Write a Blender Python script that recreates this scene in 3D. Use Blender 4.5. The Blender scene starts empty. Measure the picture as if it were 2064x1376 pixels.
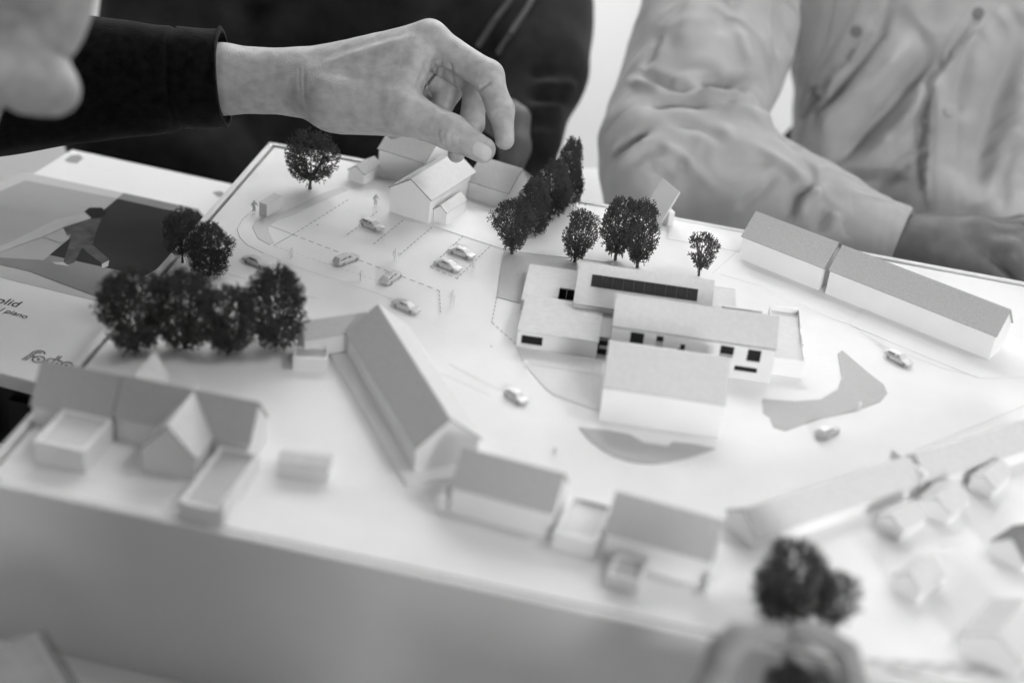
import bpy, bmesh, math, random
import numpy as np
from mathutils import Vector, Matrix
from mathutils.bvhtree import BVHTree

scene = bpy.context.scene
coll = scene.collection

# ------------------------------------------------------------------ camera
cam_data = bpy.data.cameras.new('camera')
cam = bpy.data.objects.new('camera', cam_data)
coll.objects.link(cam)
CAM_RIGHT, CAM_UP, CAM_FWD = Vector((0.971675, 0.216431, 0.094898)), Vector((-0.189059, 0.470981, 0.861646)), Vector((-0.141792, 0.855181, -0.498558))
cam.matrix_world = Matrix((
    (CAM_RIGHT.x, CAM_UP.x, -CAM_FWD.x, (0.14428, -0.87021, 0.50732)[0]),
    (CAM_RIGHT.y, CAM_UP.y, -CAM_FWD.y, (0.14428, -0.87021, 0.50732)[1]),
    (CAM_RIGHT.z, CAM_UP.z, -CAM_FWD.z, (0.14428, -0.87021, 0.50732)[2]),
    (0, 0, 0, 1)))
cam_data.sensor_width = 36.0
cam_data.lens = 50.581
cam_data.clip_start = 0.02
cam_data.clip_end = 50.0
cam_data.dof.use_dof = True
cam_data.dof.focus_distance = 1.12
cam_data.dof.aperture_fstop = 2.7
scene.camera = cam

# ------------------------------------------------------------------ light
world = bpy.data.worlds.new('World')
scene.world = world
world.use_nodes = True
bg = world.node_tree.nodes['Background']
bg.inputs[0].default_value = (1, 1, 1, 1)
bg.inputs[1].default_value = 0.30

def area_light(name, loc, target, size, size_y, power):
    l = bpy.data.lights.new(name, 'AREA')
    l.shape = 'RECTANGLE'; l.size = size; l.size_y = size_y; l.energy = power
    o = bpy.data.objects.new(name, l); coll.objects.link(o)
    o.location = loc
    o.rotation_euler = (Vector(target) - Vector(loc)).to_track_quat('-Z', 'Y').to_euler()
    return o

area_light('window_light', (2.70, 0.57, 3.60), (-0.05, 0.0, 0.0), 0.95, 0.85, 47)
area_light('front_fill_light', (1.85, -3.30, 1.02), (0.0, 0.1, 0.0), 0.9, 1.0, 98)  # unseen front-right fill, added to brighten walls facing the camera
area_light('added_wall_fill', (-0.1, 0.95, 1.30), (-0.1, 1.60, 0.95), 1.6, 0.4, 70)  # unseen lamp added to whiten the back wall

vs = scene.view_settings
vs.view_transform = 'Standard'; vs.look = 'None'; vs.exposure = 0.02; vs.gamma = 1.0
vs.use_curve_mapping = False
scene.cycles.use_denoising = True
scene.cycles.max_bounces = 8

# ------------------------------------------------------------------ materials
def mat(name, grey, rough=0.7, var=0.0, scale=60.0, bump=0.0, bscale=400.0, spec=0.3, metallic=0.0, sheen=0.0, detail=4.0, sss=0.0):
    m = bpy.data.materials.new(name); m.use_nodes = True
    nt = m.node_tree; p = nt.nodes['Principled BSDF']
    p.inputs['Base Color'].default_value = (grey, grey, grey, 1)
    p.inputs['Roughness'].default_value = rough
    p.inputs['Specular IOR Level'].default_value = spec
    p.inputs['Metallic'].default_value = metallic
    if sheen:
        p.inputs['Sheen Weight'].default_value = sheen
    if sss:
        p.inputs['Subsurface Weight'].default_value = sss
        p.inputs['Subsurface Radius'].default_value = (.006, .006, .006)
        p.inputs['Subsurface Scale'].default_value = 1.0
    tc = nt.nodes.new('ShaderNodeTexCoord')
    if var:
        n = nt.nodes.new('ShaderNodeTexNoise'); n.inputs['Scale'].default_value = scale; n.inputs['Detail'].default_value = detail
        r = nt.nodes.new('ShaderNodeMapRange')
        r.inputs['From Min'].default_value = .3; r.inputs['From Max'].default_value = .7
        r.inputs['To Min'].default_value = grey*(1-var); r.inputs['To Max'].default_value = min(.95, grey*(1+var))
        nt.links.new(tc.outputs['Object'], n.inputs['Vector'])
        nt.links.new(n.outputs['Fac'], r.inputs['Value'])
        c = nt.nodes.new('ShaderNodeCombineColor')
        for k in range(3): nt.links.new(r.outputs[0], c.inputs[k])
        nt.links.new(c.outputs[0], p.inputs['Base Color'])
    if bump:
        n2 = nt.nodes.new('ShaderNodeTexNoise'); n2.inputs['Scale'].default_value = bscale; n2.inputs['Detail'].default_value = 6
        b = nt.nodes.new('ShaderNodeBump'); b.inputs['Strength'].default_value = bump; b.inputs['Distance'].default_value = 0.0006
        nt.links.new(tc.outputs['Object'], n2.inputs['Vector'])
        nt.links.new(n2.outputs['Fac'], b.inputs['Height'])
        nt.links.new(b.outputs['Normal'], p.inputs['Normal'])
    return m

WHITE = mat('white_card', .80, .62, .025, 35, .12, 900)
BASE = mat('base_card', .79, .6, .05, 14, .15, 500, detail=8)
GREY = mat('grey_board', .47, .75, .10, 900, .25, 1500, detail=2)
ROOFW = mat('pale_and_lit_roof_card', .62, .7, .04, 300, .15, 1200)  # pale roofs, also the lit slopes of grey roofs
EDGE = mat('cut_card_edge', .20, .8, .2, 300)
LAWN = mat('grey_paper', .46, .8, .05, 700, .15, 1500)
PATH = mat('pale_grey_paper', .66, .8, .03, 400)
GLASS = mat('dark_window_film', .012, .5, spec=.2)
SOLAR = mat('solar_panel_black', .022, .35, .3, 500, spec=.5)
INK = mat('printed_line', .10, .8)
INKL = mat('printed_line_pale', .56, .8)
CAST = mat('cast_metal_paint', .58, .42, .12, 700, .5, 1100, spec=.5, metallic=.35)
FIG = mat('figure_paint', .68, .5)
FIGD = mat('figure_paint_grey', .40, .5)
TWIG = mat('seafoam_twig', .066, .85, .35, 250)
BARK = mat('seafoam_stem', .060, .85, .3, 200)
SKIN = mat('skin', .36, .48, .17, 115, .5, 1000, spec=.32, sss=.10)
SKINE = mat('darker_skin', .24, .5, .15, 90, .4, 900, spec=.3)  # even, darker skin grey for the near right person
SKIN_SHADED = mat('shaded_skin', .12, .5, .2, 60, .25, 600, spec=.35)  # shadow on the hand put into a darker skin colour
NAIL = mat('fingernail', .50, .42, .03, 200, spec=.35)
VELVET = mat('black_velvet', .006, .95, .6, 140, 1.0, 900, spec=.03, sheen=.08)
BLACK = mat('black_fabric', .010, .85, .4, 50, .5, 800, spec=.1, sheen=.05)
STREAK = mat('streak_grey', .06, .8)
SHIRT = mat('pale_cotton', .35, .8, .06, 40, .45, 1300, spec=.2, sheen=.1)
def crumple(m, scale, dist, strength):
    nt = m.node_tree; p = nt.nodes['Principled BSDF']; tc = nt.nodes.new('ShaderNodeTexCoord')
    mp = nt.nodes.new('ShaderNodeMapping'); mp.inputs['Rotation'].default_value = (.3, .7, .5); mp.inputs['Scale'].default_value = (1, 1.9, .8)
    n = nt.nodes.new('ShaderNodeTexNoise'); n.inputs['Scale'].default_value = scale; n.inputs['Detail'].default_value = 3; n.inputs['Distortion'].default_value = 1.2
    try: n.noise_type = 'RIDGED_MULTIFRACTAL'
    except Exception: pass
    b = nt.nodes.new('ShaderNodeBump'); b.inputs['Strength'].default_value = strength; b.inputs['Distance'].default_value = dist
    old = p.inputs['Normal'].links[0].from_socket if p.inputs['Normal'].links else None
    nt.links.new(tc.outputs['Object'], mp.inputs['Vector']); nt.links.new(mp.outputs['Vector'], n.inputs['Vector']); nt.links.new(n.outputs[0], b.inputs['Height'])
    if old is not None: nt.links.new(old, b.inputs['Normal'])
    nt.links.new(b.outputs['Normal'], p.inputs['Normal'])
crumple(SHIRT, 13, .022, .55)
BUTTON = mat('button_plastic', .16, .22, spec=.7)
SILVER = mat('silver_ring', .75, .15, metallic=1.0)
WALLM = mat('wall_paint', .85, .8, .01, 3)
FLOORM = mat('floor_grey', .35, .6, .05, 2)
TABLE = mat('table_white', .78, .4, .01, 5)
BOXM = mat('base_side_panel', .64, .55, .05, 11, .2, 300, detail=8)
FOLDERM = mat('folder_white', .82, .5, .02, 8, spec=.2)
PR_L = mat('print_light_grey', .34, .6, .06, 12, spec=0.0)
PR_B = mat('print_border_grey', .50, .6, .03, 12, spec=0.0)
PR_M = mat('print_mid_grey', .22, .6, .1, 12, spec=0.0)
PR_D = mat('print_dark_grey', .040, .6, .15, 12, spec=0.0)
PR_F = mat('print_figure_grey', .085, .6, .3, 90, spec=0.0)
PR_K = mat('print_near_black', .03, .6, spec=0.0)
PR_W = mat('print_white', .40, .6, .05, 60, spec=0.0)
BOOK = mat('grey_book_cloth', .22, .8, .15, 80, .4, 900)
SEAM_GROOVE = mat('dark_seam_groove_shade', .06, .8)  # lid seam, and the painted shade of the board groove
CRATE = mat('black_crate', .012, .5)
HAIR = mat('dark_hair', .02, .6, .3, 200)

# ------------------------------------------------------------------ helpers
def tag(o, label=None, cat=None, group=None, kind=None):
    if label: o['label'] = label
    if cat: o['category'] = cat
    if group: o['group'] = group
    if kind: o['kind'] = kind
    return o

def empty(name, loc=(0, 0, 0), rz=0.0):
    o = bpy.data.objects.new(name, None); coll.objects.link(o)
    o.empty_display_size = .01
    o.location = loc; o.rotation_euler = (0, 0, rz)
    return o

def link_mesh(name, me, parent=None):
    o = bpy.data.objects.new(name, me); coll.objects.link(o)
    if parent is not None: o.parent = parent
    return o

class MB:
    """collects boxes and prisms (lengths in centimetres by default) into one mesh"""
    def __init__(self, unit=.01):
        self.v = []; self.f = []; self.m = []; self.u = unit
    def add(self, verts, faces, mi=0):
        n = len(self.v)
        self.v += [tuple(c*self.u for c in p) for p in verts]
        for i, f in enumerate(faces):
            self.f.append([k+n for k in f]); self.m.append(mi[i] if isinstance(mi, (list, tuple)) else mi)
        return self
    def box(self, x0, x1, y0, y1, z0, z1, mi=0):
        v = [(x0,y0,z0),(x1,y0,z0),(x1,y1,z0),(x0,y1,z0),(x0,y0,z1),(x1,y0,z1),(x1,y1,z1),(x0,y1,z1)]
        f = [(0,3,2,1),(4,5,6,7),(0,1,5,4),(1,2,6,5),(2,3,7,6),(3,0,4,7)]
        return self.add(v, f, mi)
    def prism(self, poly, z0, z1, mi=0, side=None):
        n = len(poly)
        v = [(p[0], p[1], z0) for p in poly] + [(p[0], p[1], z1) for p in poly]
        a = sum(poly[i][0]*poly[(i+1) % n][1]-poly[(i+1) % n][0]*poly[i][1] for i in range(n))
        s = mi if side is None else side
        if a > 0:
            f = [list(range(n))[::-1], list(range(n, 2*n))] + [(i, (i+1) % n, (i+1) % n+n, i+n) for i in range(n)]
        else:
            f = [list(range(n)), list(range(n, 2*n))[::-1]] + [(i+n, (i+1) % n+n, (i+1) % n, i) for i in range(n)]
        return self.add(v, f, [mi, mi]+[s]*n)
    def extrude_x(self, prof, x0, x1, mi=0, edge=None):
        """profile of (y, z) points extruded along x"""
        n = len(prof)
        v = [(x0, p[0], p[1]) for p in prof] + [(x1, p[0], p[1]) for p in prof]
        a = sum(prof[i][0]*prof[(i+1) % n][1]-prof[(i+1) % n][0]*prof[i][1] for i in range(n))
        e = mi if edge is None else edge
        if a > 0:
            f = [list(range(n))[::-1], list(range(n, 2*n))] + [(i, (i+1) % n, (i+1) % n+n, i+n) for i in range(n)]
        else:
            f = [list(range(n)), list(range(n, 2*n))[::-1]] + [(i+n, (i+1) % n+n, (i+1) % n, i) for i in range(n)]
        return self.add(v, f, [e, e]+[mi]*n)
    def mesh(self, name, mats):
        me = bpy.data.meshes.new(name)
        me.from_pydata(self.v, [], self.f)
        for m in (mats if isinstance(mats, (list, tuple)) else [mats]): me.materials.append(m)
        me.polygons.foreach_set('material_index', self.m)
        me.update()
        return me
    def build(self, name, mats, parent=None):
        return link_mesh(name, self.mesh(name, mats), parent)

def smooth(o):
    o.data.polygons.foreach_set('use_smooth', [True]*len(o.data.polygons)); o.data.update()

def bevel(o, w, seg=2):
    b = o.modifiers.new('bevel', 'BEVEL'); b.width = w; b.segments = seg; b.limit_method = 'ANGLE'
    return o

def frame_of(a, b):
    """base point, heading and length (cm) of the wall a -> b"""
    d = Vector(b)-Vector(a)
    return Vector((a[0], a[1], 0)), math.atan2(d.y, d.x), d.length*100

# ------------------------------------------------------------------ implicit surfaces for bodies
def _seg(P, a, b, ra, rb):
    a = np.asarray(a, float); b = np.asarray(b, float); ab = b-a
    t = np.clip(((P-a)@ab)/max(ab@ab, 1e-12), 0, 1)
    return np.linalg.norm(P-(a+t[:, None]*ab), axis=1)-(ra+(rb-ra)*t)

def _tri(P, a, b, c, r):
    a, b, c = (np.asarray(q, float) for q in (a, b, c))
    ab, ac = b-a, c-a; n = np.cross(ab, ac); n /= np.linalg.norm(n)
    ap = P-a; h = ap@n; q = ap-h[:, None]*n
    d00, d01, d11 = ab@ab, ab@ac, ac@ac; den = d00*d11-d01*d01
    d20, d21 = q@ab, q@ac
    v = (d11*d20-d01*d21)/den; w = (d00*d21-d01*d20)/den
    ins = (v >= 0) & (w >= 0) & (v+w <= 1)
    e = np.minimum(np.minimum(_seg(P, a, b, r[0], r[1]), _seg(P, b, c, r[1], r[2])), _seg(P, c, a, r[2], r[0]))
    di = np.abs(h)-(r[0]*(1-v-w)+r[1]*v+r[2]*w)
    return np.where(ins, np.minimum(di, e), e)

def sdf(P, prims, k):
    acc = np.zeros(len(P)); m = None
    ds = []
    for p in prims:
        ds.append(_seg(P, *p[1:]) if p[0] == 's' else _tri(P, *p[1:]))
    ds = np.array(ds); mn = ds.min(0)
    return mn-k*np.log(np.exp(-np.clip((ds-mn)/k, 0, 40)).sum(0))

_b = bmesh.new(); bmesh.ops.create_icosphere(_b, subdivisions=2, radius=1.0); ICO = [v.co.copy() for v in _b.verts]; _b.free()
def body_mesh(name, prims, vox, k, material, parent=None, detail=None, iters=6):
    """continuous skin over round cones ('s', a, b, ra, rb) and rounded triangles ('t', a, b, c, radii)"""
    SV, SF = [], []
    for p in prims:
        pts = [(p[1], p[3]), (p[2], p[4])] if p[0] == 's' else list(zip(p[1:4], p[4]))
        bm = bmesh.new()
        for c, r in pts:
            for q in ICO: bm.verts.new(Vector(c)+q*r)
        bmesh.ops.convex_hull(bm, input=list(bm.verts))
        loose = [v for v in bm.verts if not v.link_faces]
        for v in loose: bm.verts.remove(v)
        bm.verts.index_update(); n0 = len(SV)
        SV += [v.co[:] for v in bm.verts]; SF += [[v.index+n0 for v in f.verts] for f in bm.faces]
        bm.free()
    me = bpy.data.meshes.new(name+'_seed'); me.from_pydata(SV, [], SF); me.update()
    tmp = bpy.data.objects.new(name+'_seed', me); coll.objects.link(tmp)
    rm = tmp.modifiers.new('remesh', 'REMESH'); rm.mode = 'VOXEL'; rm.voxel_size = vox
    dg = bpy.context.evaluated_depsgraph_get(); dg.update()
    new = bpy.data.meshes.new_from_object(tmp.evaluated_get(dg))
    bpy.data.objects.remove(tmp); bpy.data.meshes.remove(me)
    n = len(new.vertices)
    P = np.empty(n*3); new.vertices.foreach_get('co', P); P = P.reshape(-1, 3)
    ne = len(new.edges); E = np.empty(ne*2, int); new.edges.foreach_get('vertices', E); E = E.reshape(-1, 2)
    deg = np.bincount(E.ravel(), minlength=n)[:, None]
    def lap(Q):
        S = np.zeros_like(Q); np.add.at(S, E[:, 0], Q[E[:, 1]]); np.add.at(S, E[:, 1], Q[E[:, 0]])
        return S/np.maximum(deg, 1)
    eps = vox*.2; N = None
    for it in range(iters):
        if it < iters-2: P = .5*P+.5*lap(P)
        d0 = sdf(P, prims, k)
        N = np.stack([sdf(P+np.eye(3)[a]*eps, prims, k)-d0 for a in range(3)], 1)
        N /= np.maximum(np.linalg.norm(N, axis=1)[:, None], 1e-12)
        P = P-N*np.clip(d0, -vox*3, vox*3)[:, None]
    if detail is not None:
        P = P+N*detail(P, N)[:, None]
    new.vertices.foreach_set('co', P.ravel()); new.update()
    new.name = name; new.materials.clear(); new.materials.append(material)
    o = link_mesh(name, new, parent); smooth(o)
    return o

def poly_dist(P, line):
    """distance to a polyline, the side across it and a weight that fades towards the line's ends"""
    best = np.full(len(P), 1e9); side = np.zeros(len(P)); par = np.zeros(len(P))
    lens = [np.linalg.norm(np.subtract(b, a)) for a, b in zip(line[:-1], line[1:])]; tot = max(sum(lens), 1e-9); acc = 0.0
    for (a, b), l in zip(zip(line[:-1], line[1:]), lens):
        a = np.asarray(a, float); b = np.asarray(b, float); ab = b-a
        t = np.clip(((P-a)@ab)/max(ab@ab, 1e-12), 0, 1)
        q = P-(a+t[:, None]*ab); d = np.linalg.norm(q, axis=1)
        s = np.sign(q@np.cross(ab, FACE))
        m = d < best; best[m] = d[m]; side[m] = s[m]; par[m] = (acc+t[m]*l)/tot
        acc += l
    e = np.clip(np.minimum(par, 1-par)/.28, 0, 1)
    return best, side, .12+.88*e*e*(3-2*e)
FACE = np.array(CAM_FWD)          # the way the garments' fronts look, used to measure folds in the cloth plane

def flat(P):
    return P-(P@FACE)[:, None]*FACE
def flat_line(line):
    return [tuple(np.asarray(p, float)-(np.asarray(p, float)@FACE)*FACE) for p in line]

def lathe_noise(P, s, seed=0):
    rng = np.random.RandomState(seed); out = np.zeros(len(P))
    for k in range(10):
        d = rng.normal(size=3); d /= np.linalg.norm(d); f = s*(.6+rng.rand()*1.4)
        out += np.sin(P@d*f+rng.rand()*6.28)
    return out/4.0
# ------------------------------------------------------------------ setting
tag(MB(1).box(-4, 4, -3, 1.5, -.90, -.86).build('floor', FLOORM), kind='structure')
tag(MB(1).box(-4, 4, 1.50, 1.56, -.86, 2.4).build('wall', WALLM), kind='structure')
TZ = -.117
ta, tb, tc_ = Vector((.16, .73)), Vector((-.857, -.515)), Vector((.515, -.857))
tpoly = [ta, ta+tb*1.5, ta+tb*1.5+tc_*1.7, ta+tc_*1.7]
tbl = empty('table', (0, 0, -.86))
tag(tbl, 'plain white table top carrying the whole architectural model', 'table')
tp = MB(1); tp.prism([(p.x, p.y) for p in tpoly], TZ-.03+.86, TZ+.86)
bevel(tp.build('table_top', TABLE, tbl), .004)
for k in range(4):
    c = tpoly[k]*.88+(sum(tpoly, Vector((0, 0)))/4)*.12
    MB(1).box(c.x-.025, c.x+.025, c.y-.025, c.y+.025, 0, TZ-.03+.86).build('leg', TABLE, tbl)

# the model's base: a box with a sunken white top sheet and four side panels
BL, BR = (-.2810, .2627), (.4050, .2527)
FL, FR_ = (-.2573, -.2725), (.4050, -.2685)
def lerp2(a, b, t): return (a[0]+(b[0]-a[0])*t, a[1]+(b[1]-a[1])*t)
cen = (.05, 0)
def inset(p, d):
    return (p[0]+math.copysign(d, cen[0]-p[0]), p[1]+math.copysign(d, cen[1]-p[1]))
base = MB(1).prism([inset(p, .0078) for p in (FL, FR_, BR, BL)], -.0035, 0, 0, 1).build('model_base', [BASE, SEAM_GROOVE])  # dark side faces paint the shade in the edge groove
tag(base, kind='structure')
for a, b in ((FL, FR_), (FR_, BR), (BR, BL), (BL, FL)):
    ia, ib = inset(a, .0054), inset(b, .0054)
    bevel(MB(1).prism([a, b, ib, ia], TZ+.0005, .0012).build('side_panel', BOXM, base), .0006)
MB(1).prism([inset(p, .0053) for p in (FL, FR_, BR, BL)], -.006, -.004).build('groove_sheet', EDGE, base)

def sheet(name, pts, z0, z1, m, parent=None, side=None):
    mm = [m] if side is None else [m, side]
    return MB(1).prism([(p[0], p[1]) for p in pts], z0, z1, 0, 0 if side is None else 1).build(name, mm, base if parent is None else parent)

sheet('grey_path', [(-0.2326, 0.0976, 0.0000), (-0.2344, 0.1075, 0.0000), (-0.2303, 0.1173, 0.0000), (-0.2198, 0.1341, 0.0000), (-0.2089, 0.1628, 0.0000), (-0.2017, 0.1832, 0.0000), (-0.1917, 0.1987, 0.0000), (-0.1860, 0.1948, 0.0000), (-0.1954, 0.1711, 0.0000), (-0.2087, 0.1360, 0.0000), (-0.2190, 0.1184, 0.0000), (-0.2216, 0.1054, 0.0000), (-0.2184, 0.0961, 0.0000), (-0.2075, 0.0791, 0.0000), (-0.2091, 0.0738, 0.0000), (-0.2211, 0.0807, 0.0000)], .0001, .0005, PATH)
sheet('grey_yard', [(-0.0374, 0.1388, 0.0000), (-0.0139, 0.1404, 0.0000), (0.0206, 0.1431, 0.0000), (0.0235, 0.1270, 0.0000), (-0.0069, 0.0566, 0.0000), (-0.0251, 0.0598, 0.0000), (-0.0321, 0.1034, 0.0000)], .0001, .0006, LAWN)
sheet('grey_yard', [(0.0051, -0.0083, 0.0000), (0.0659, -0.0044, 0.0000), (0.0745, -0.0687, 0.0000), (0.0420, -0.0598, -0.0000), (0.0354, -0.0544, 0.0000), (0.0252, -0.0415, 0.0000), (0.0150, -0.0281, -0.0000)], .0001, .0006, PATH)
sheet('lawn', [(0.0651, -0.0923, 0.0000), (0.0835, -0.0890, 0.0000), (0.0975, -0.0886, 0.0000), (0.1081, -0.0949, 0.0000), (0.1233, -0.0933, 0.0000), (0.1258, -0.0870, 0.0000), (0.1397, -0.0848, 0.0000), (0.1533, -0.0851, 0.0000), (0.1440, -0.0951, 0.0000), (0.1354, -0.1035, 0.0000), (0.1253, -0.1113, 0.0000), (0.1174, -0.1160, 0.0000), (0.1089, -0.1185, 0.0000), (0.1017, -0.1189, 0.0000), (0.0921, -0.1167, 0.0000), (0.0834, -0.1118, 0.0000), (0.0755, -0.1053, 0.0000), (0.0699, -0.0990, 0.0000)], .0001, .0006, LAWN)
sheet('lawn', [(0.1790, -0.0122, 0.0000), (0.2008, -0.0072, 0.0000), (0.2177, 0.0020, 0.0000), (0.2289, 0.0200, 0.0000), (0.2316, 0.0379, 0.0000), (0.2280, 0.0716, 0.0000), (0.2308, 0.0780, 0.0000), (0.2352, 0.0722, 0.0000), (0.2500, 0.0522, 0.0000), (0.2608, 0.0394, 0.0000), (0.2632, 0.0284, 0.0000), (0.2583, 0.0149, 0.0000), (0.2412, -0.0043, 0.0000), (0.2185, -0.0227, 0.0000), (0.1961, -0.0465, 0.0000), (0.1882, -0.0451, 0.0000), (0.1851, -0.0335, -0.0000), (0.1802, -0.0296, 0.0000)], .0001, .0006, LAWN)
sheet('card_sheet', [(0.0819, 0.2573, 0.0000), (0.1451, 0.2538, 0.0000), (0.1442, 0.2133, -0.0000), (0.0845, 0.2131, 0.0000)], .0001, .0005, WHITE)
sheet('card_sheet', [(0.2465, 0.1510, 0.0000), (0.3368, 0.1042, 0.0000), (0.3657, 0.1334, 0.0000), (0.3862, 0.0998, 0.0000), (0.3279, 0.0755, 0.0000), (0.2355, 0.1208, 0.0000)], .0001, .0004, WHITE)
sheet('card_sheet', [(-0.1031, 0.1577, 0.0000), (-0.0391, 0.1390, 0.0000), (-0.0043, 0.1427, 0.0000), (0.0466, 0.1505, -0.0000), (0.0773, 0.2531, 0.0000), (-0.0259, 0.2500, 0.0000), (-0.0611, 0.2125, 0.0000)], .0001, .0006, WHITE)
sheet('card_sheet', [(-0.2457, -0.2608, 0.0000), (-0.2314, -0.2529, 0.0000), (-0.1444, -0.2519, 0.0000), (-0.1365, -0.2663, 0.0000), (-0.2409, -0.2693, 0.0000)], .0001, .0006, WHITE)

def strip(mb, a, b, w, z):
    a, b = Vector((a[0], a[1])), Vector((b[0], b[1])); d = (b-a).normalized(); n = Vector((-d.y, d.x))*w/2
    mb.prism([(a+n)[:], (a-n)[:], (b-n)[:], (b+n)[:]], z, z+.00012)
def dashed(mb, a, b, dash, gap, w, z=.0009):
    a, b = Vector((a[0], a[1])), Vector((b[0], b[1])); L = (b-a).length; d = (b-a)/L; t = 0
    while t < L:
        strip(mb, a+d*t, a+d*min(L, t+dash), w, z); t += dash+gap
def polyline(mb, pts, w, z=.0009):
    for a, b in zip(pts[:-1], pts[1:]): strip(mb, a, b, w, z)
ln = MB(1)
dashed(ln, (-0.1984, 0.0963, 0.0000), (-0.0673, 0.0514, -0.0000), .0046, .0034, .00042)
for a, b in (((-0.1984, 0.0963, 0.0000), (-0.1786, 0.1776, 0.0000)), ((-0.1592, 0.1134, 0.0000), (-0.1499, 0.1654, 0.0000)), ((-0.1352, 0.1058, 0.0000), (-0.1255, 0.1599, -0.0000)), ((-0.1111, 0.0968, 0.0000), (-0.1006, 0.1548, 0.0000)), ((-0.0837, 0.0859, 0.0000), (-0.0735, 0.1480, 0.0000)), ((-0.0600, 0.0749, 0.0000), (-0.0486, 0.1415, 0.0000)), ((-0.0837, 0.0859, 0.0000), (-0.0593, 0.0752, 0.0000)), ((-0.0673, 0.0514, -0.0000), (-0.0571, 0.0175, 0.0000)), ((-0.0246, 0.0575, 0.0000), (-0.0194, 0.0195, 0.0000)), ((-0.0194, 0.0195, 0.0000), (0.0061, -0.0064, 0.0000))):
    dashed(ln, a, b, .0034, .0026, .00042)
polyline(ln, [(-0.2206, 0.1039, -0.0000), (-0.1984, 0.0963, 0.0000)], .0003); polyline(ln, [(-0.2054, 0.0726, 0.0000), (-0.1984, 0.0963, 0.0000)], .0003)
dashed(ln, (-0.2428, 0.1279, 0.0000), (-0.2440, 0.1053, 0.0000), .003, .002, .0003); dashed(ln, (-0.2440, 0.1053, 0.0000), (-0.2409, 0.0872, 0.0000), .003, .002, .0003)
polyline(ln, [(-0.2409, 0.0872, 0.0000), (-0.2343, 0.0759, 0.0000), (-0.2240, 0.0654, 0.0000), (-0.2082, 0.0577, 0.0000)], .0003)
tag(ln.build('printed_line', INK, base), kind='stuff')
lp = MB(1)
polyline(lp, [(-0.2082, 0.0577, 0.0000), (-0.1760, 0.0458, 0.0000), (-0.1338, 0.0362, 0.0000), (-0.1089, 0.0299, 0.0000), (-0.0921, 0.0246, 0.0000)], .00028)
dashed(lp, (-0.2044, 0.0721, 0.0000), (-0.1020, 0.0453, 0.0000), .003, .002, .0003)
polyline(lp, [(-0.1065, 0.1582, 0.0000), (-0.0387, 0.1392, 0.0000)], .00012)
polyline(lp, [(0.1269, 0.1636, 0.0000), (0.1446, 0.2184, 0.0000)], .0003, .0011); polyline(lp, [(0.1324, 0.1641, 0.0000), (0.1645, 0.1569, 0.0000), (0.1925, 0.1407, -0.0000), (0.2273, 0.1215, 0.0000), (0.2355, 0.1200, 0.0000)], .00026, .0011)
polyline(lp, [(0.2355, 0.1200, 0.0000), (0.2607, 0.0953, 0.0000), (0.3034, 0.0783, 0.0000), (0.3279, 0.0755, 0.0000)], .00026, .0011)
polyline(lp, [(-0.2319, 0.0185, 0.0000), (-0.2026, 0.0131, 0.0000), (-0.1463, 0.0054, 0.0000)], .00028); polyline(lp, [(0.0819, 0.2573, 0.0000), (0.0845, 0.2131, 0.0000)], .0003, .0012)
polyline(lp, [(0.0470, 0.1526, 0.0000), (0.0479, 0.1373, 0.0000)], .0003, .0012); polyline(lp, [(0.0160, -0.0277, 0.0000), (0.0695, -0.0241, 0.0000)], .0002, .0012); polyline(lp, [(0.0596, -0.0069, 0.0000), (0.0673, -0.0520, 0.0000)], .0002, .0012)
polyline(lp, [(-0.0728, -0.0523, 0.0000), (-0.0312, -0.0635, 0.0000), (0.0029, -0.0768, 0.0000)], .0003); polyline(lp, [(-0.0337, -0.0473, 0.0000), (0.0078, -0.0684, 0.0000)], .0003)
polyline(lp, [(0.1770, -0.1513, 0.0000), (0.2170, -0.1075, 0.0000), (0.2762, -0.0453, 0.0000), (0.3583, 0.0465, 0.0000)], .0004)
tag(lp.build('faint_printed_line', INKL, base), kind='stuff')

for (p, r) in (((-0.0066, 0.2242, -0.0000), .0006), ((-0.0561, 0.1876, 0.0000), .0008), ((0.0090, 0.2494, 0.0000), .0005), ((-0.1865, 0.1209, 0.0000), .0004), ((0.1463, 0.0966, 0.0000), .0005), ((-0.0120, -0.0137, 0.0000), .0004)):
    c = MB(1); tube_pts = [(p[0]+r*math.cos(a*1.05), p[1]+r*.8*math.sin(a*1.05)) for a in range(6)]; c.prism(tube_pts, .0006, .0006+r*1.2); c.build('crumb', BARK, base)
# ------------------------------------------------------------------ card buildings
def gable(root, x, y, rz, L, W, h, rise, over=.14, verge=.10, th=.085, wm=WHITE, rm=GREY, rm2=None, wall_name='wall', ridge=.5, em=None):
    """ridge runs along local x; lengths in cm, x/y/rz place the block in the root's frame"""
    yr = W*ridge
    w = MB().extrude_x([(0, 0), (W, 0), (W, h), (yr, h+rise-.01), (0, h)], 0, L).build(wall_name, wm, root)
    w.location = (x*.01, y*.01, 0); w.rotation_euler = (0, 0, rz)
    out = [w]
    for s in (0, 1):
        run = yr if s == 0 else W-yr
        sg = -1 if s == 0 else 1
        l = math.hypot(run, rise); ny, nz = rise/l, run/l
        e_y = yr+sg*(run+over*run/l); e_z = h-over*rise/l
        z0 = .012
        prof = [(yr, h+rise+z0), (e_y, e_z+z0), (e_y+sg*ny*th, e_z+z0+nz*th), (yr, h+rise+z0+th/nz)]
        r = MB().extrude_x(prof, -verge, L+verge, 0, 1)
        r.m[-3] = 1
        o = r.build('roof_panel', [rm if (s == 0 or rm2 is None) else rm2, em or EDGE], root)
        o.location = (x*.01, y*.01, 0); o.rotation_euler = (0, 0, rz)
        out.append(o)
    return out

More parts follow.
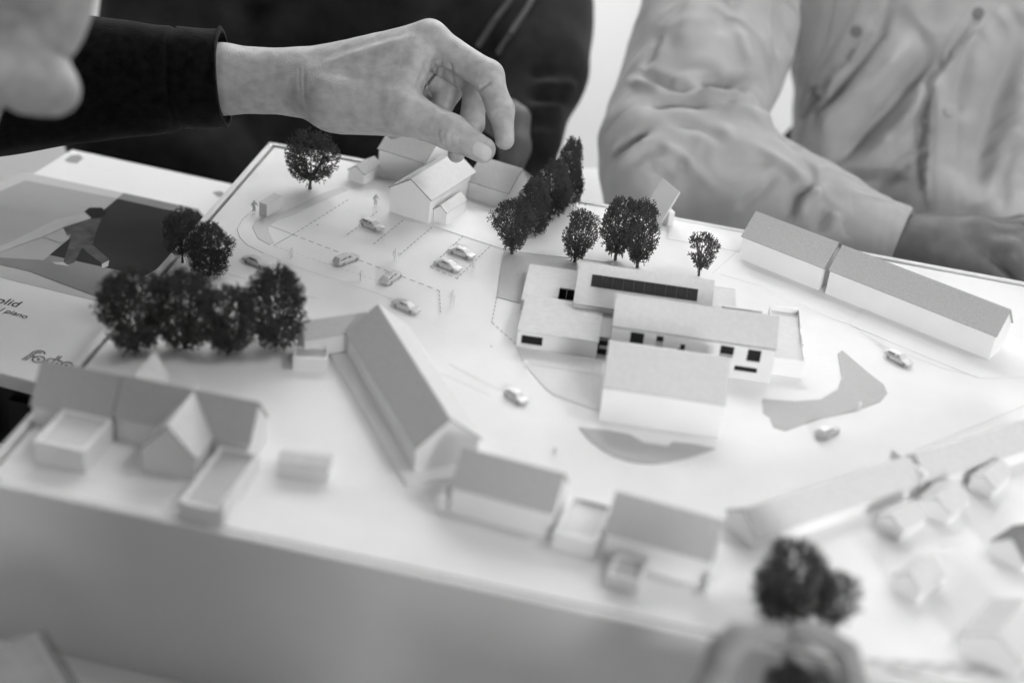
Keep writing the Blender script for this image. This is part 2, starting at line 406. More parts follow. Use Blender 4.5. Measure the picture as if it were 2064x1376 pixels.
def flat_box(root, x, y, rz, L, W, h, par=.16, t=.14, wm=WHITE, rm=ROOFW, name='wall'):
    """card box: four wall panels with a sunken flat roof"""
    M = []
    for (x0, x1, y0, y1) in ((0, L, 0, t), (0, L, W-t, W), (0, t, t, W-t), (L-t, L, t, W-t)):
        M.append(MB().box(x0, x1, y0, y1, 0, h+par).build(name, wm, root))
    M.append(MB().box(t, L-t, t, W-t, h-.12, h).build('flat_roof', rm, root))
    for o in M:
        o.location = (x*.01, y*.01, 0); o.rotation_euler = (0, 0, rz)
    return M

def wall_with_holes(L, h, holes, t):
    xs = sorted({0, L, *[q[0] for q in holes], *[q[1] for q in holes]})
    zs = sorted({0, h, *[q[2] for q in holes], *[q[3] for q in holes]})
    mb = MB()
    for i in range(len(xs)-1):
        for j in range(len(zs)-1):
            cx_, cz = (xs[i]+xs[i+1])/2, (zs[j]+zs[j+1])/2
            if not any(q[0] < cx_ < q[1] and q[2] < cz < q[3] for q in holes):
                mb.box(xs[i], xs[i+1], 0, t, zs[j], zs[j+1])
    return mb

# two barns along the back right edge
o_, r_, L_ = frame_of((0.2158, 0.1669, 0.0000), (0.3379, 0.1072, 0.0000))
t = empty('barn', o_, r_); tag(t, 'long white card barn with grey roof nearest the right edge', 'model building', 'grey roofed barns')
gable(t, 0, 0, 0, L_, 2.95, 2.05, 1.55, over=.12, verge=.12)
o_, r_, L_ = frame_of((0.1452, 0.2012, 0.0000), (0.2102, 0.1703, 0.0000))
t = empty('barn', o_, r_); tag(t, 'shorter grey roofed card barn in front of the pale shirt sleeve', 'model building', 'grey roofed barns')
gable(t, 0, 0, 0, L_, 3.4, 2.0, 1.55, over=.12, verge=.16)

# farmhouse under the hand
o_, r_, L_ = frame_of((-0.1418, 0.1702, 0.0000), (-0.1056, 0.1602, 0.0000))
t = empty('farmhouse', o_, r_); tag(t, 'white card farmhouse with three wings directly under the reaching hand', 'model building')
gable(t, 3.75, 0, math.pi/2, 7.3, 3.75, 2.15, 1.22, over=.16, verge=.06, rm=ROOFW, rm2=GREY)  # right slope paler: light from the right put into its colour
gable(t, 3.76, 6.5, 0, 3.6, 4.3, 1.55, 1.42, over=.1, verge=.22)
gable(t, -4.6, 5.45, 0, 4.55, 4.2, 2.5, 1.42, over=.12, verge=.10)
gable(t, 5.02, .62, math.pi/2, 3.2, 1.2, 1.12, .48, over=.06, verge=.08, th=.06, wall_name='porch_wall', rm=ROOFW, rm2=GREY)  # porch likewise: lit right slope coloured paler
gable(t, 8.75, 4.85, math.pi/2, 3.6, 1.3, .55, .5, over=.12, verge=.08, wall_name='lean_to_wall')
cp = MB(); cp.box(3.62, 3.77, -.03, .10, 0, 2.1); cp.build('corner_post', WHITE, t)
t2 = empty('shed', o_, r_)
tag(t2, 'small white card shed beside the farmhouse, left of its tall wing', 'model shed')
s_ = gable(t2, -4.50, 3.05, math.pi/2, 2.7, 1.56, .95, .5, over=.10, verge=.07, th=.06)

# upright card panel by the back edge
o_, r_, L_ = frame_of((0.0569, 0.2547, 0.0000), (0.0742, 0.2309, 0.0000))
t = empty('end_panel', o_, r_); tag(t, 'upright white card panel standing behind the tree pair', 'model building')
p_ = MB().box(0, L_, 0, .1, .35, 3.5).build('panel', [WHITE], t); p_.rotation_euler = (math.radians(-26), 0, 0)
MB().box(.15, L_-.1, .95, 1.5, 0, 1.3).build('wall', WHITE, t)

# kiosk
t = empty('kiosk', (-0.2355, 0.1200, 0.0000), math.radians(-14)); tag(t, 'grey fronted box kiosk beside the footpath loop', 'model kiosk')
k_ = MB().box(0, .72, .06, 2.1, 0, 1.12).build('body', WHITE, t); bevel(k_, .0006)
MB().box(.03, .69, 0, .055, .02, 1.10).build('front_panel', GREY, t)
bevel(MB().box(-.03, .75, -.03, 2.13, 1.125, 1.2).build('roof_panel', ROOFW, t), .0003)

# main building in the middle
MO = (0.0756, -0.0790, 0.0000)
t = empty('school_building', (MO[0], MO[1], 0), math.radians(5.5))
tag(t, 'large white card building with dark windows and rooftop solar strip, centre of model', 'model building')
ROOF2 = mat('building_roof_card', .56, .7, .05, 200, .15, 1200)
MW = mat('building_card', .70, .65, .03, 60, .15, 900)
gable(t, 0, 0, 0, 7.85, 6.0, 2.6, 1.62, over=.10, verge=.05, rm=ROOFW, wm=WHITE)
# tall middle block, front wall with windows
wins = [(1.32, 2.27, 1.60, 2.50), (3.12, 3.62, 1.50, 2.48), (4.66, 5.17, 1.50, 2.10), (7.57, 8.52, 1.58, 2.46), (9.46, 10.40, 1.52, 2.46), (8.76, 10.34, .64, 1.04)]
L4 = 11.35
w = wall_with_holes(L4, 2.6, wins, .12).build('front_wall', MW, t); w.location = (.0008, .0795, 0)
gw = gable(t, .08, 8.075, 0, L4, 4.35, 2.6, 1.42, over=.0, verge=.04, rm=ROOFW, wm=MW)
for i, q in enumerate(wins):
    g = MB().box(q[0]-.03, q[1]+.03, 0, .03, q[2]-.03, q[3]+.03).build('window_pane', GLASS, t); g.location = (.0008, .0804, 0)
    if i == 1:
        b_ = MB().box(q[0], q[1], 0, .06, q[2], q[2]+.52).build('window_panel', GREY, t); b_.location = (.0008, .0796, 0)
    if i == 2:
        b_ = MB().box(q[0]-.0, q[0]+.17, 0, .06, q[2]+.25, q[3]).build('window_panel', MW, t); b_.location = (.0008, .0796, 0)
    if i == 3:
        b_ = MB().box(q[0], q[1], 0, .05, q[2]+.13, q[2]+.19).build('window_bar', MW, t); b_.location = (.0008, .0795, 0)
# left front box
L3 = 5.65
w3 = (.30, 1.80, .32, 1.02)
w = wall_with_holes(L3, 1.22, [w3], .12).build('front_wall', MW, t); w.location = (-.0640, .0795, 0)
g = MB().box(w3[0]-.03, w3[1]+.03, 0, .03, w3[2]-.03, w3[3]+.03).build('window_pane', GLASS, t); g.location = (-.0640, .0806, 0)
b_ = MB().box(-6.40, -.75, 8.12, 13.3, 0, 1.20).build('wall', MW, t)
bevel(MB().box(-6.46, -.69, 7.90, 13.36, 1.24, 1.36).build('flat_roof', ROOF2, t), .0003)
# glazed link between the boxes
MB().box(-.74, .07, 8.6, 12.3, 0, 1.15).build('link_glass', GLASS, t)
MB().box(-.70, .05, 8.9, 12.3, 1.16, 1.24).build('link_roof', GREY, t)
MB().box(-.62, .0, 8.45, 8.59, .55, .75).build('link_beam', GREY, t)
# low back left block with its glazed court
MB().prism([(-6.75, 13.4), (-4.2, 13.4), (-4.2, 16.2), (-3.0, 16.2), (-3.0, 19.3), (-6.75, 19.3)], 0, .74).build('wall', MW, t)
MB().prism([(-6.79, 13.38), (-4.17, 13.38), (-4.17, 16.17), (-2.95, 16.17), (-2.95, 19.34), (-6.79, 19.34)], .745, .83).build('flat_roof', ROOFW, t)
MB().box(-4.15, -3.02, 16.10, 16.16, 0, .74).build('court_glass', GLASS, t)
MB().box(-4.16, -4.11, 13.5, 16.09, 0, .74).build('court_glass', GLASS, t)
MB().box(-3.62, -3.57, 16.02, 16.09, 0, .74).build('mullion', GREY, t)
MB().box(-4.1, -3.0, 13.45, 16.0, .02, .06).build('court_floor', SOLAR, t)
# upper block with the solar strip
gb = gable(t, -2.9, 12.45, 0, 9.9, 5.9, 1.7, 1.8, over=.12, verge=.03, rm=ROOFW, wm=MW)
dy, dz = 2.95, 1.8; ll = math.hypot(dy, dz)
for k in range(10):
    p = MB().box(0, .768, .44*ll, .735*ll, .105, .135).build('solar_panel', SOLAR, t)
    p.location = ((-1.86+k*.777)*.01, .1245, .017); p.rotation_euler = (math.atan2(dz, dy), 0, 0)
flat_box(t, 7.02, 15.1, 0, 1.95, 3.6, 1.5, par=.02, wm=MW)
flat_box(t, 7.7, 12.55, 0, 3.2, 2.7, 1.55, par=.22, wm=MW)
# right annex with notched parapet
for (x0, x1, y0, y1, z1) in ((11.50, 13.80, 9.25, 9.38, 1.36), (11.50, 13.66, 16.87, 17.0, 1.5), (13.67, 13.80, 9.39, 10.3, 1.36), (13.67, 13.80, 10.31, 11.8, 1.18), (13.67, 13.80, 11.81, 13.4, 1.40), (13.67, 13.80, 13.41, 14.6, 1.16), (13.67, 13.80, 14.61, 17.0, 1.40)):
    MB().box(x0, x1, y0, y1, 0, z1).build('wall', WHITE, t)
MB().box(11.48, 13.66, 9.39, 16.86, .9, 1.08).build('flat_roof', ROOFW, t)
MB().box(11.50, 11.62, 9.39, 16.8, 1.09, 1.30).build('parapet', MW, t)

# long house left of the middle
t = empty('long_house', (-.1015, -.0624, .002), math.radians(-55.3)); tag(t, 'long white card house with steep grey roof, lit slope coloured paler, left of the centre', 'model building')
gable(t, 0, 0, 0, 14.1, 4.05, 1.75, 1.7, over=.16, verge=.12, rm=GREY, rm2=ROOFW)  # light on the right slope put into paler card
gable(t, -.11, -2.95, math.radians(94.2), 4.6, 1.5, 1.5, .8, over=.10, verge=.04, wall_name='side_wing_wall', rm=LAWN)
MB().prism([(-.2, -1.1), (15.1, -.85), (15.3, 4.9), (12.0, 4.9), (-.2, 4.3)], -.19, -.005).build('plinth_sheet', WHITE, t)
t = empty('flat_shed', (-0.1297, -0.0920, 0.0000), math.radians(17)); tag(t, 'tiny white flat roofed box next to the long house side wing', 'model shed')
flat_box(t, 0, 0, 0, 2.3, 1.5, .85, par=.12, rm=GREY)

# dark roofed house at the left front
LX, LY = -25.3, -20.8
t = empty('courtyard_house', (LX*.01, LY*.01, 0), math.radians(.8)); tag(t, 'large dark roofed card house with cross gable at the left front', 'model building')
gable(t, 0, 0, 0, 5.0, 3.2, 1.45, 2.05, over=.18, verge=.1)
gable(t, 5.22, .15, 0, 8.5, 2.9, 1.70, 1.85, over=.14, verge=.06)
gable(t, 11.35, -2.35, math.pi/2, 4.3, 3.3, 1.65, 1.85, over=.12, verge=.06, rm=ROOFW, rm2=GREY, wall_name='cross_gable_wall')  # lit right slope coloured paler than the left one
gable(t, 6.6, 1.7, math.pi/2, 3.2, 1.7, 1.9, 1.55, over=.1, verge=.05, wall_name='rear_gable_wall')
flat_box(t, 1.95, -3.65, math.radians(-1), 3.2, 3.6, 1.35, par=.22, t=.22)
flat_box(t, 11.9, -6.0, math.radians(-1), 2.45, 5.9, 1.05, par=.22, t=.2, rm=LAWN)
MB().box(14.36, 14.50, -6.0, -4.9, 0, 1.7).build('screen_wall', WHITE, t)
t = empty('garage', (-.0965, -.2085, 0), math.radians(8)); tag(t, 'low white card garage right of the courtyard house', 'model shed')
gable(t, 0, 0, 0, 3.0, 1.5, 1.0, .22, over=.06, verge=.04, rm=ROOFW, em=ROOFW)

# front row
t = empty('terrace_house', (.0085, -.2075, 0), math.radians(-5)); tag(t, 'grey roofed card house in the front row, nearest the long house', 'model building', 'front row houses')
gable(t, 0, 0, 0, 6.15, 3.1, 1.9, 1.6, over=.14, verge=.04)
MB().box(-.75, -.12, -.1, 1.2, 0, .95).build('low_wing', WHITE, t); MB().box(-.40, -.11, .35, .75, .96, 1.75).build('chimney', GREY, t)
t = empty('flat_extension', (.0722, -.2205, 0), math.radians(-5)); tag(t, 'white flat roofed card box between the two front row houses', 'model building')
flat_box(t, 0, 0, 0, 2.5, 3.9, .95, par=.25, t=.2)
t = empty('terrace_house', (.1010, -.2195, 0), math.radians(-6)); tag(t, 'grey roofed front row house behind the small open porch box', 'model building', 'front row houses')
gable(t, 0, 0, 0, 6.05, 3.2, 1.9, 1.6, over=.14, verge=.06)
MB().box(6.1, 6.5, -.6, .3, 0, 1.1).build('end_post', WHITE, t)
t = empty('porch_box', (.1070, -.2440, 0), math.radians(-6)); tag(t, 'small open topped white card box before the front row house', 'model shed')
flat_box(t, 0, 0, 0, 1.85, 2.2, .55, par=.38, t=.18)

# terraces and sheds at the right front
q0 = Vector((.1845, -.1835, 0)); rt = math.radians(43.5)
t = empty('long_terrace', q0, rt); tag(t, 'long pale roofed card terrace running diagonally behind the small sheds', 'model building', 'diagonal terraces')
gable(t, 0, 0, 0, 13.3, 2.7, 1.0, 1.0, over=.1, verge=.03, rm=ROOFW)
MB().box(13.31, 13.55, -.1, 2.8, 0, 1.75).build('party_wall', WHITE, t)
t = empty('long_terrace', q0+Vector((math.cos(rt), math.sin(rt), 0))*.1375, rt+math.radians(-.5)); tag(t, 'second pale roofed terrace leaving the frame beyond the dividing gap', 'model building', 'diagonal terraces')
gable(t, 0, 0, 0, 11, 2.7, 1.0, 1.05, over=.1, verge=.03, rm=ROOFW)

def shed(a, b, depth, h, rise, label, rm=ROOFW, rm2=None):
    o_, r_, L_ = frame_of(a, b)
    t = empty('garden_shed', o_, r_); tag(t, label, 'model shed', 'garden sheds')
    gable(t, L_, 0, math.pi/2, depth, L_, h, rise, over=.10, verge=.06, rm=rm, rm2=rm2, em=LAWN)
shed((.2553, -.1337), (.2691, -.1440), 2.5, .75, .55, 'white card shed nearest the front trees, below the diagonal terrace')
shed((.2800, -.1085), (.2987, -.1182), 2.6, .85, .6, 'white card shed second from the front trees, under the terrace gap')
shed((.3130, -.0715), (.3270, -.0790), 2.6, .8, .5, 'white card shed farthest from the front trees, at the right edge')
shed((.3215, -.1365), (.3400, -.1500), 2.6, .75, .95, 'card shed with a dark grey roof cut off by the right edge', rm=PR_M, rm2=PR_M)
shed((.2640, -.1910), (.2780, -.2005), 2.5, .9, .7, 'white card shed standing alone in the right foreground')
shed((.3000, -.2330), (.3290, -.2470), 4.0, 1.1, 1.0, 'largest card shed in the bottom right corner', rm=ROOFW)
# chequered scale strip along the front edge
t = empty('scale_strip', (.2480, -.2570, .0001), math.radians(14)); tag(t, 'chequered grey scale strip lying along the front right edge', 'scale strip')
MB().box(0, 13, -.9, 0, 0, .05).build('strip', ROOFW, t)
for k in range(9):
    MB().box(.25+k*1.4, .95+k*1.4, -.42, -.04, .052, .06).build('check', GREY, t)
    MB().box(.95+k*1.4, 1.65+k*1.4, -.86, -.46, .052, .06).build('check', GREY, t)
# ------------------------------------------------------------------ cars
def car_parts(kind):
    """lengths in cm, nose towards +x; cast toy car: body, cabin, window band, four wheels"""
    if kind == 'hatch':
        st = [(-1.05,.16,.30,.36,.30),(-1.0,.10,.36,.40,.40),(-.7,.08,.38,.43,.42),(-.1,.08,.37,.44,.42),(.45,.08,.36,.44,.40),(.85,.09,.32,.42,.36),(1.05,.13,.27,.36,.30)]
        cb = [(-1.0,.38,.36),(-.78,.62,.28),(-.1,.66,.30),(.18,.62,.28),(.55,.36,.34)]
    elif kind == 'estate':
        st = [(-1.12,.16,.32,.36,.32),(-1.06,.10,.37,.41,.42),(-.7,.08,.39,.44,.43),(0,.08,.38,.44,.43),(.5,.08,.37,.44,.41),(.9,.09,.33,.42,.37),(1.1,.13,.28,.36,.31)]
        cb = [(-1.08,.40,.37),(-.95,.66,.30),(-.2,.70,.31),(.2,.66,.29),(.62,.37,.35)]
    else:
        st = [(-1.15,.16,.28,.36,.30),(-1.08,.10,.34,.41,.38),(-.7,.08,.37,.44,.41),(0,.08,.37,.44,.42),(.5,.08,.35,.44,.40),(.9,.09,.31,.42,.36),(1.12,.13,.26,.35,.30)]
        cb = [(-.85,.36,.34),(-.45,.60,.27),(.05,.62,.29),(.22,.58,.27),(.62,.35,.34)]
    body = MB(); n = len(st); V = []
    for (x, zb, zt, wb, wt) in st:
        V += [(x,-wb*.9,zb),(x,-wb,zb+.10),(x,-wt,zt),(x,0,zt+.03),(x,wt,zt),(x,wb,zb+.10),(x,wb*.9,zb)]
    F = []
    for i in range(n-1):
        for j in range(7):
            a, b = i*7+j, i*7+(j+1) % 7
            F.append((a, a+7, b+7, b))
    F += [tuple(range(7)), tuple(range((n-1)*7, n*7))[::-1]]
    body.add(V, F)
    cab = MB(); V = []; m = len(cb)
    for (x, z, w) in cb:
        V += [(x,-w-.05,.33),(x,-w,z-.03),(x,-w*.6,z),(x,w*.6,z),(x,w,z-.03),(x,w+.05,.33)]
    F = []; mi = []
    for i in range(m-1):
        for j in range(5):
            a, b = i*6+j, i*6+j+1
            F.append((a, a+6, b+6, b)); mi.append(0)
    F += [tuple(range(6)), tuple(range((m-1)*6, m*6))[::-1]]; mi += [0, 0]
    cab.add(V, F, mi)
    win = MB()
    for s in (-1, 1):
        for i in range(1, m-2):
            x0, z0, w0 = cb[i]; x1, z1, w1 = cb[i+1]
            def pt(x, w, z, t): return (x, s*((w+.05)*(1-t)+w*t+.006), .33*(1-t)+(z-.03)*t)
            a, b, c, d = pt(x0+.05, w0, z0, .35), pt(x1-.03, w1, z1, .35), pt(x1-.03, w1, z1, .85), pt(x0+.05, w0, z0, .85)
            win.add([a, b, c, d], [(0, 1, 2, 3)])
    wheel = MB(); k = 12
    V = [(math.cos(i*6.283/k)*.15, y, math.sin(i*6.283/k)*.15) for y in (-.06, .06) for i in range(k)]
    wheel.add(V, [tuple(range(k)), tuple(range(2*k-1, k-1, -1))]+[(i, i+k, (i+1) % k+k, (i+1) % k) for i in range(k)])
    return body, cab, win, wheel, st
CAR = {}
WINM = mat('cast_window_hollow', .22, .4, metallic=.3)
TYRE = mat('cast_wheel', .30, .5, metallic=.3)
def bumpy(me, amp, seed):
    rnd = random.Random(seed)
    for v in me.vertices: v.co += Vector((rnd.uniform(-1, 1), rnd.uniform(-1, 1), rnd.uniform(-1, 1)))*amp
for i, kd in enumerate(('hatch', 'estate', 'saloon')):
    b, c, w, wh, st = car_parts(kd)
    CAR[kd] = (b.mesh('car_body', CAST), c.mesh('car_cabin', CAST), w.mesh('car_window', WINM), wh.mesh('car_wheel', TYRE))
    bumpy(CAR[kd][0], .00012, i); bumpy(CAR[kd][1], .00010, i+9)
def car(a, b, kd, label, flip=False, z=.0006, size=1.0):
    a, b = Vector(a), Vector(b)
    if flip: a, b = b, a
    c = (a+b)/2; d = b-a
    t = empty('toy_car', (c.x, c.y, z), math.atan2(d.y, d.x)); tag(t, label, 'model car', 'cast metal cars'); t.scale = (size,)*3
    bo = link_mesh('body', CAR[kd][0], t); bo.modifiers.new('bevel', 'BEVEL').width = .0002
    ca = link_mesh('cabin', CAR[kd][1], t); ca.modifiers.new('bevel', 'BEVEL').width = .0002
    wi = link_mesh('window', CAR[kd][2], ca)
    for x in (-.66, .68):
        for s in (-1, 1):
            w = link_mesh('wheel', CAR[kd][3], t); w.location = (x*.01, s*.0038, .0015)
car((-0.1557, 0.1394, 0.0000), (-0.1355, 0.1306, 0.0000), 'hatch', 'cast metal car parked nearest the farmhouse gable')
car((-0.2175, 0.0430, 0.0000), (-0.1954, 0.0358, 0.0000), 'saloon', 'cast metal car beside the round tree pair at the left edge')
car((-0.1511, 0.0599, 0.0000), (-0.1402, 0.0797, 0.0000), 'estate', 'cast metal estate car left of the upright one, on the dashed lane')
car((-0.1091, 0.0406, -0.0000), (-0.1022, 0.0692, 0.0000), 'estate', 'cast metal car turned most towards the viewer in the car park')
car((-0.0776, 0.1195, 0.0000), (-0.0549, 0.1126, 0.0000), 'saloon', 'rear one of two cast cars parked side by side')
car((-0.0827, 0.0953, 0.0000), (-0.0591, 0.0866, 0.0000), 'saloon', 'front one of two cast cars parked side by side')
car((-0.0948, 0.0211, 0.0000), (-0.0706, 0.0112, 0.0000), 'saloon', 'cast metal car alone on the road above the long house')
car((0.0112, -0.0684, 0.0000), (0.0270, -0.0792, 0.0000), 'hatch', 'blurred cast car between the long house and the main building', size=.86)
car((0.2632, 0.0841, 0.0000), (0.2798, 0.0720, 0.0000), 'hatch', 'cast metal car in front of the long barn')
car((0.2159, -0.0502, 0.0000), (0.2307, -0.0309, 0.0000), 'hatch', 'pale blurred cast car below the curved lawn', size=.92)

# ------------------------------------------------------------------ tiny figures
def fig_mesh(name, pose, m):
    c = .01; P = []
    sway = pose
    P.append(('s', (-.10*c, 0, .03*c), (-.06*c, 0, .48*c), .045*c, .07*c))
    P.append(('s', (.11*c, .05*c*sway, .03*c), (.06*c, 0, .48*c), .045*c, .07*c))
    P.append(('s', (0, 0, .50*c), (0, 0, .82*c), .10*c, .12*c))
    P.append(('s', (-.13*c, 0, .82*c), (.13*c, 0, .82*c), .06*c, .06*c))
    P.append(('s', (-.17*c, 0, .80*c), (-.22*c, .05*c, .50*c), .05*c, .035*c))
    if pose > 0: P.append(('s', (.17*c, 0, .80*c), (.30*c, -.10*c, .62*c), .05*c, .035*c))
    else: P.append(('s', (.17*c, 0, .80*c), (.21*c, .03*c, .50*c), .05*c, .035*c))
    P.append(('s', (0, 0, .88*c), (0, -.01*c, 1.03*c), .05*c, .085*c))
    o = body_mesh(name, P, .00032, .0003, m, iters=4)
    me = o.data; bpy.data.objects.remove(o)
    return me
FIGS = [fig_mesh('figure_a', 1, FIG), fig_mesh('figure_b', 0, FIG), fig_mesh('figure_c', 1, FIGD)]
def figure(p, hgt, k, rz, label):
    o = link_mesh('scale_figure', FIGS[k]); o.location = (p[0], p[1], .0006); o.rotation_euler = (0, 0, rz)
    o.scale = (hgt/1.11,)*3
    tag(o, label, 'model figure', 'tiny scale figures')
figure((-0.2411, 0.1235, 0.0000), 1.0, 2, .6, 'tiny grey standing figure at the left side of the kiosk')
figure((-0.1854, 0.0585, 0.0000), .92, 1, 1.2, 'tiny white figure between the path tip and the parked estate car')
figure((-0.1555, 0.1764, 0.0000), .95, 2, .3, 'tiny grey figure standing by the farmhouse left gable')
figure((-0.1107, 0.0833, -0.0000), 1.2, 0, .2, 'tiny white figure striding in the middle of the car park')
figure((-0.1256, 0.0430, 0.0000), .98, 0, 2.0, 'tiny white figure near the road edge left of the upright car')
figure((-0.0532, 0.0367, 0.0000), 1.15, 1, .4, 'tiny white figure at the corner of the dashed bay')
figure((-0.0519, 0.0941, 0.0000), .95, 0, -.5, 'tiny white figure right of the two cars parked side by side')
figure((0.2432, -0.0042, 0.0000), .85, 1, .4, 'tiny blurred figure on the tip of the curved lawn')
figure((0.0560, -0.1313, 0.0000), .75, 1, .9, 'tiny blurred figure on the road above the front row house')
figure((0.0164, -0.0345, 0.0000), .75, 1, .9, 'tiny blurred figure at the yard corner by the main building')

# ------------------------------------------------------------------ dried seafoam trees
def tube(mb, a, b, ra, rb, n):
    a, b = Vector(a), Vector(b); d = (b-a)
    if d.length < 1e-9: return
    d.normalize(); x = d.orthogonal().normalized(); y = d.cross(x)
    V = [a+(x*math.cos(i*6.2832/n)+y*math.sin(i*6.2832/n))*ra for i in range(n)]+[b+(x*math.cos(i*6.2832/n)+y*math.sin(i*6.2832/n))*rb for i in range(n)]
    mb.add([tuple(v) for v in V], [(i, (i+1) % n, (i+1) % n+n, i+n) for i in range(n)])

def tree_meshes(seed, n_coral, shape, trunk, gaps=0.0, twig=.0062):
    """unit height tree, crown half width .5 before scaling"""
    rnd = random.Random(seed)
    def env(z):                       # z from 0 at crown base to 1 at top
        if shape == 'vase': return .5*min(1, .20+1.15*z**.8)*math.sqrt(max(0, 1-max(0, (z-.66)/.36)**2))
        if shape == 'row': return .5*min(1, .30+1.3*z**.8)*math.sqrt(max(0, 1-max(0, (z-.50)/.53)**2))
        if shape == 'round': return .5*math.sqrt(max(0, 1-((z-.52)/.53)**2))
        return .5*math.sqrt(max(0, 1-((z-.45)/.58)**2))*(1.05-.25*z)
    tm = MB(1)
    pts = [(0, 0, 0)]; 
    for k in range(1, 5): pts.append((rnd.uniform(-.012, .012), rnd.uniform(-.012, .012), trunk*1.25*k/4))
    for k in range(4): tube(tm, pts[k], pts[k+1], (.040, .033, .030, .030)[k], (.033, .030, .030, .027)[k], 7)
    for k in range(5): tube(tm, (rnd.uniform(-.02, .02), rnd.uniform(-.02, .02), 0), (rnd.uniform(-.03, .03), rnd.uniform(-.03, .03), trunk*1.2), .018, .014, 5)
    cb = trunk; ch = 1-trunk
    lobes = [(rnd.uniform(0, 6.28), rnd.uniform(.25, 1), rnd.uniform(.55, 1.25)) for _ in range(14)]
    def radius(z, a):
        r = env(z)
        for (la, lz, lf) in lobes:
            da = math.atan2(math.sin(a-la), math.cos(a-la)); w = math.exp(-(da/.6)**2-((z-lz)/.22)**2)
            r *= 1+(lf-1)*w
        return r
    limbs = []
    for k in range(16):
        z = rnd.random()**.7; a = rnd.uniform(0, 6.28); r = radius(z, a)*rnd.uniform(.5, .9)
        e = Vector((r*math.cos(a), r*math.sin(a), cb+ch*z)); s = Vector((0, 0, trunk*rnd.uniform(.8, 1.2)))
        mid = s.lerp(e, .5)+Vector((rnd.uniform(-.03, .03), rnd.uniform(-.03, .03), -.02))
        tube(tm, s, mid, .018, .012, 5); tube(tm, mid, e, .012, .006, 4)
    cm = MB(1); root = Vector((0, 0, cb-.05))
    def coral(p, d, l, lev):
        q = p+d*l
        tube(cm, p, q, twig*(.95 if lev else 1.15), twig*.8, 3)
        if lev < 2:
            ax = d.orthogonal().normalized(); ax.rotate(Matrix.Rotation(rnd.uniform(0, 6.28), 3, d))
            for s in (-1, 1):
                dd = d.copy(); dd.rotate(Matrix.Rotation(s*rnd.uniform(.45, .8), 3, ax))
                coral(q, dd, l*rnd.uniform(.62, .85), lev+1)
    holes = [(rnd.uniform(0, 6.28), rnd.uniform(.05, .75)) for _ in range(6)]
    made = 0
    while made < n_coral:
        z = rnd.random(); a = rnd.uniform(0, 6.28); r = radius(z, a)
        if rnd.random() > r/.5+.12: continue
        if gaps and any(abs(math.atan2(math.sin(a-ha), math.cos(a-ha))) < .5 and abs(z-hz) < .13 for ha, hz in holes) and rnd.random() < gaps: continue
        rr = r*math.sqrt(rnd.uniform(.10, .82))
        p = Vector((rr*math.cos(a), rr*math.sin(a), cb+ch*z*.95))
        d = (p-root).normalized()*.7+Vector((math.cos(a), math.sin(a), .15))*.45+Vector((rnd.gauss(0, .5), rnd.gauss(0, .5), rnd.gauss(0, .45)))
        coral(p, d.normalized(), rnd.uniform(.036, .060), 0); made += 1
    return tm.mesh('tree_trunk', BARK), cm.mesh('tree_crown', TWIG)
TREES = {'wide': tree_meshes(3, 900, 'round', .17, .4, .0070), 'vase': tree_meshes(5, 860, 'vase', .09, .5, .0072), 'vase2': tree_meshes(8, 900, 'vase', .11, .4, .0072),
         'hedge': tree_meshes(11, 1500, 'oval', .08, .2, .0066), 'hedge2': tree_meshes(21, 1500, 'oval', .05, .1, .0066), 'row': tree_meshes(41, 1200, 'row', .04, .6, .0068), 'row2': tree_meshes(47, 1200, 'row', .05, .6, .0068), 'open': tree_meshes(31, 480, 'vase', .18, .9, .0092)}
def tree(p, hgt, wid, kd, rz, label, group=None):
    t = empty('seafoam_tree', (p[0], p[1], .0005), rz); tag(t, label, 'model tree', group)
    for nm, me in zip(('trunk', 'crown'), TREES[kd]):
        o = link_mesh(nm, me, t); o.scale = (wid*.01*1.02, wid*.01*1.02, hgt*.01)
tree((-0.2150, 0.1837, 0.0000), 4.9, 4.2, 'wide', .4, 'bushy dark tree standing alone near the back left corner')
HG = 'diagonal tree row beside the farmhouse'
tree((-0.0298, 0.1336, -0.0000), 4.5, 3.5, 'vase2', .2, 'dark tree at the front end of the diagonal row', HG)
tree((-0.0249, 0.1792, 0.0000), 4.6, 3.1, 'hedge2', 1.9, 'second tree from the front in the diagonal row', HG)
tree((-0.0156, 0.2160, -0.0000), 5.0, 3.0, 'hedge', 3.1, 'third tree from the front in the diagonal row', HG)
tree((-0.0060, 0.2415, 0.0000), 6.1, 2.7, 'hedge2', 4.4, 'tallest tree at the far end of the diagonal row', HG)
TG = 'trees behind the main building'
tree((0.0196, 0.1399, 0.0000), 4.3, 3.2, 'vase', .5, 'vase shaped dark tree behind the glazed court, leftmost of four', TG)
tree((0.0495, 0.1574, 0.0000), 5.1, 3.6, 'vase2', 2.2, 'dark tree of the overlapping pair, the one further back', TG)
tree((0.0680, 0.1514, 0.0000), 5.5, 3.6, 'vase', 3.6, 'dark tree of the overlapping pair, the nearer taller one', TG)
tree((0.1166, 0.1565, 0.0000), 3.4, 2.6, 'open', .9, 'small sparse tree behind the right end of the solar strip', TG)
LG = 'trees along the left edge'
tree((-0.2572, 0.0207, 0.0000), 4.2, 2.8, 'wide', 2.2, 'rear tree of the round pair on the left board edge', LG)
tree((-0.2309, 0.0105, 0.0000), 4.1, 3.3, 'hedge', .9, 'front tree of the round pair on the left board edge', LG)
tree((-0.2355, -0.1058, 0.0000), 5.6, 5.2, 'row', 1.2, 'leftmost of four blurred trees in a row', LG)
tree((-0.2057, -0.0925, 0.0000), 5.5, 4.8, 'row2', 2.7, 'second from left of four blurred trees in a row', LG)
tree((-0.1764, -0.0864, 0.0000), 4.6, 4.6, 'row', 4.0, 'third from left and lowest of four blurred trees in a row', LG)
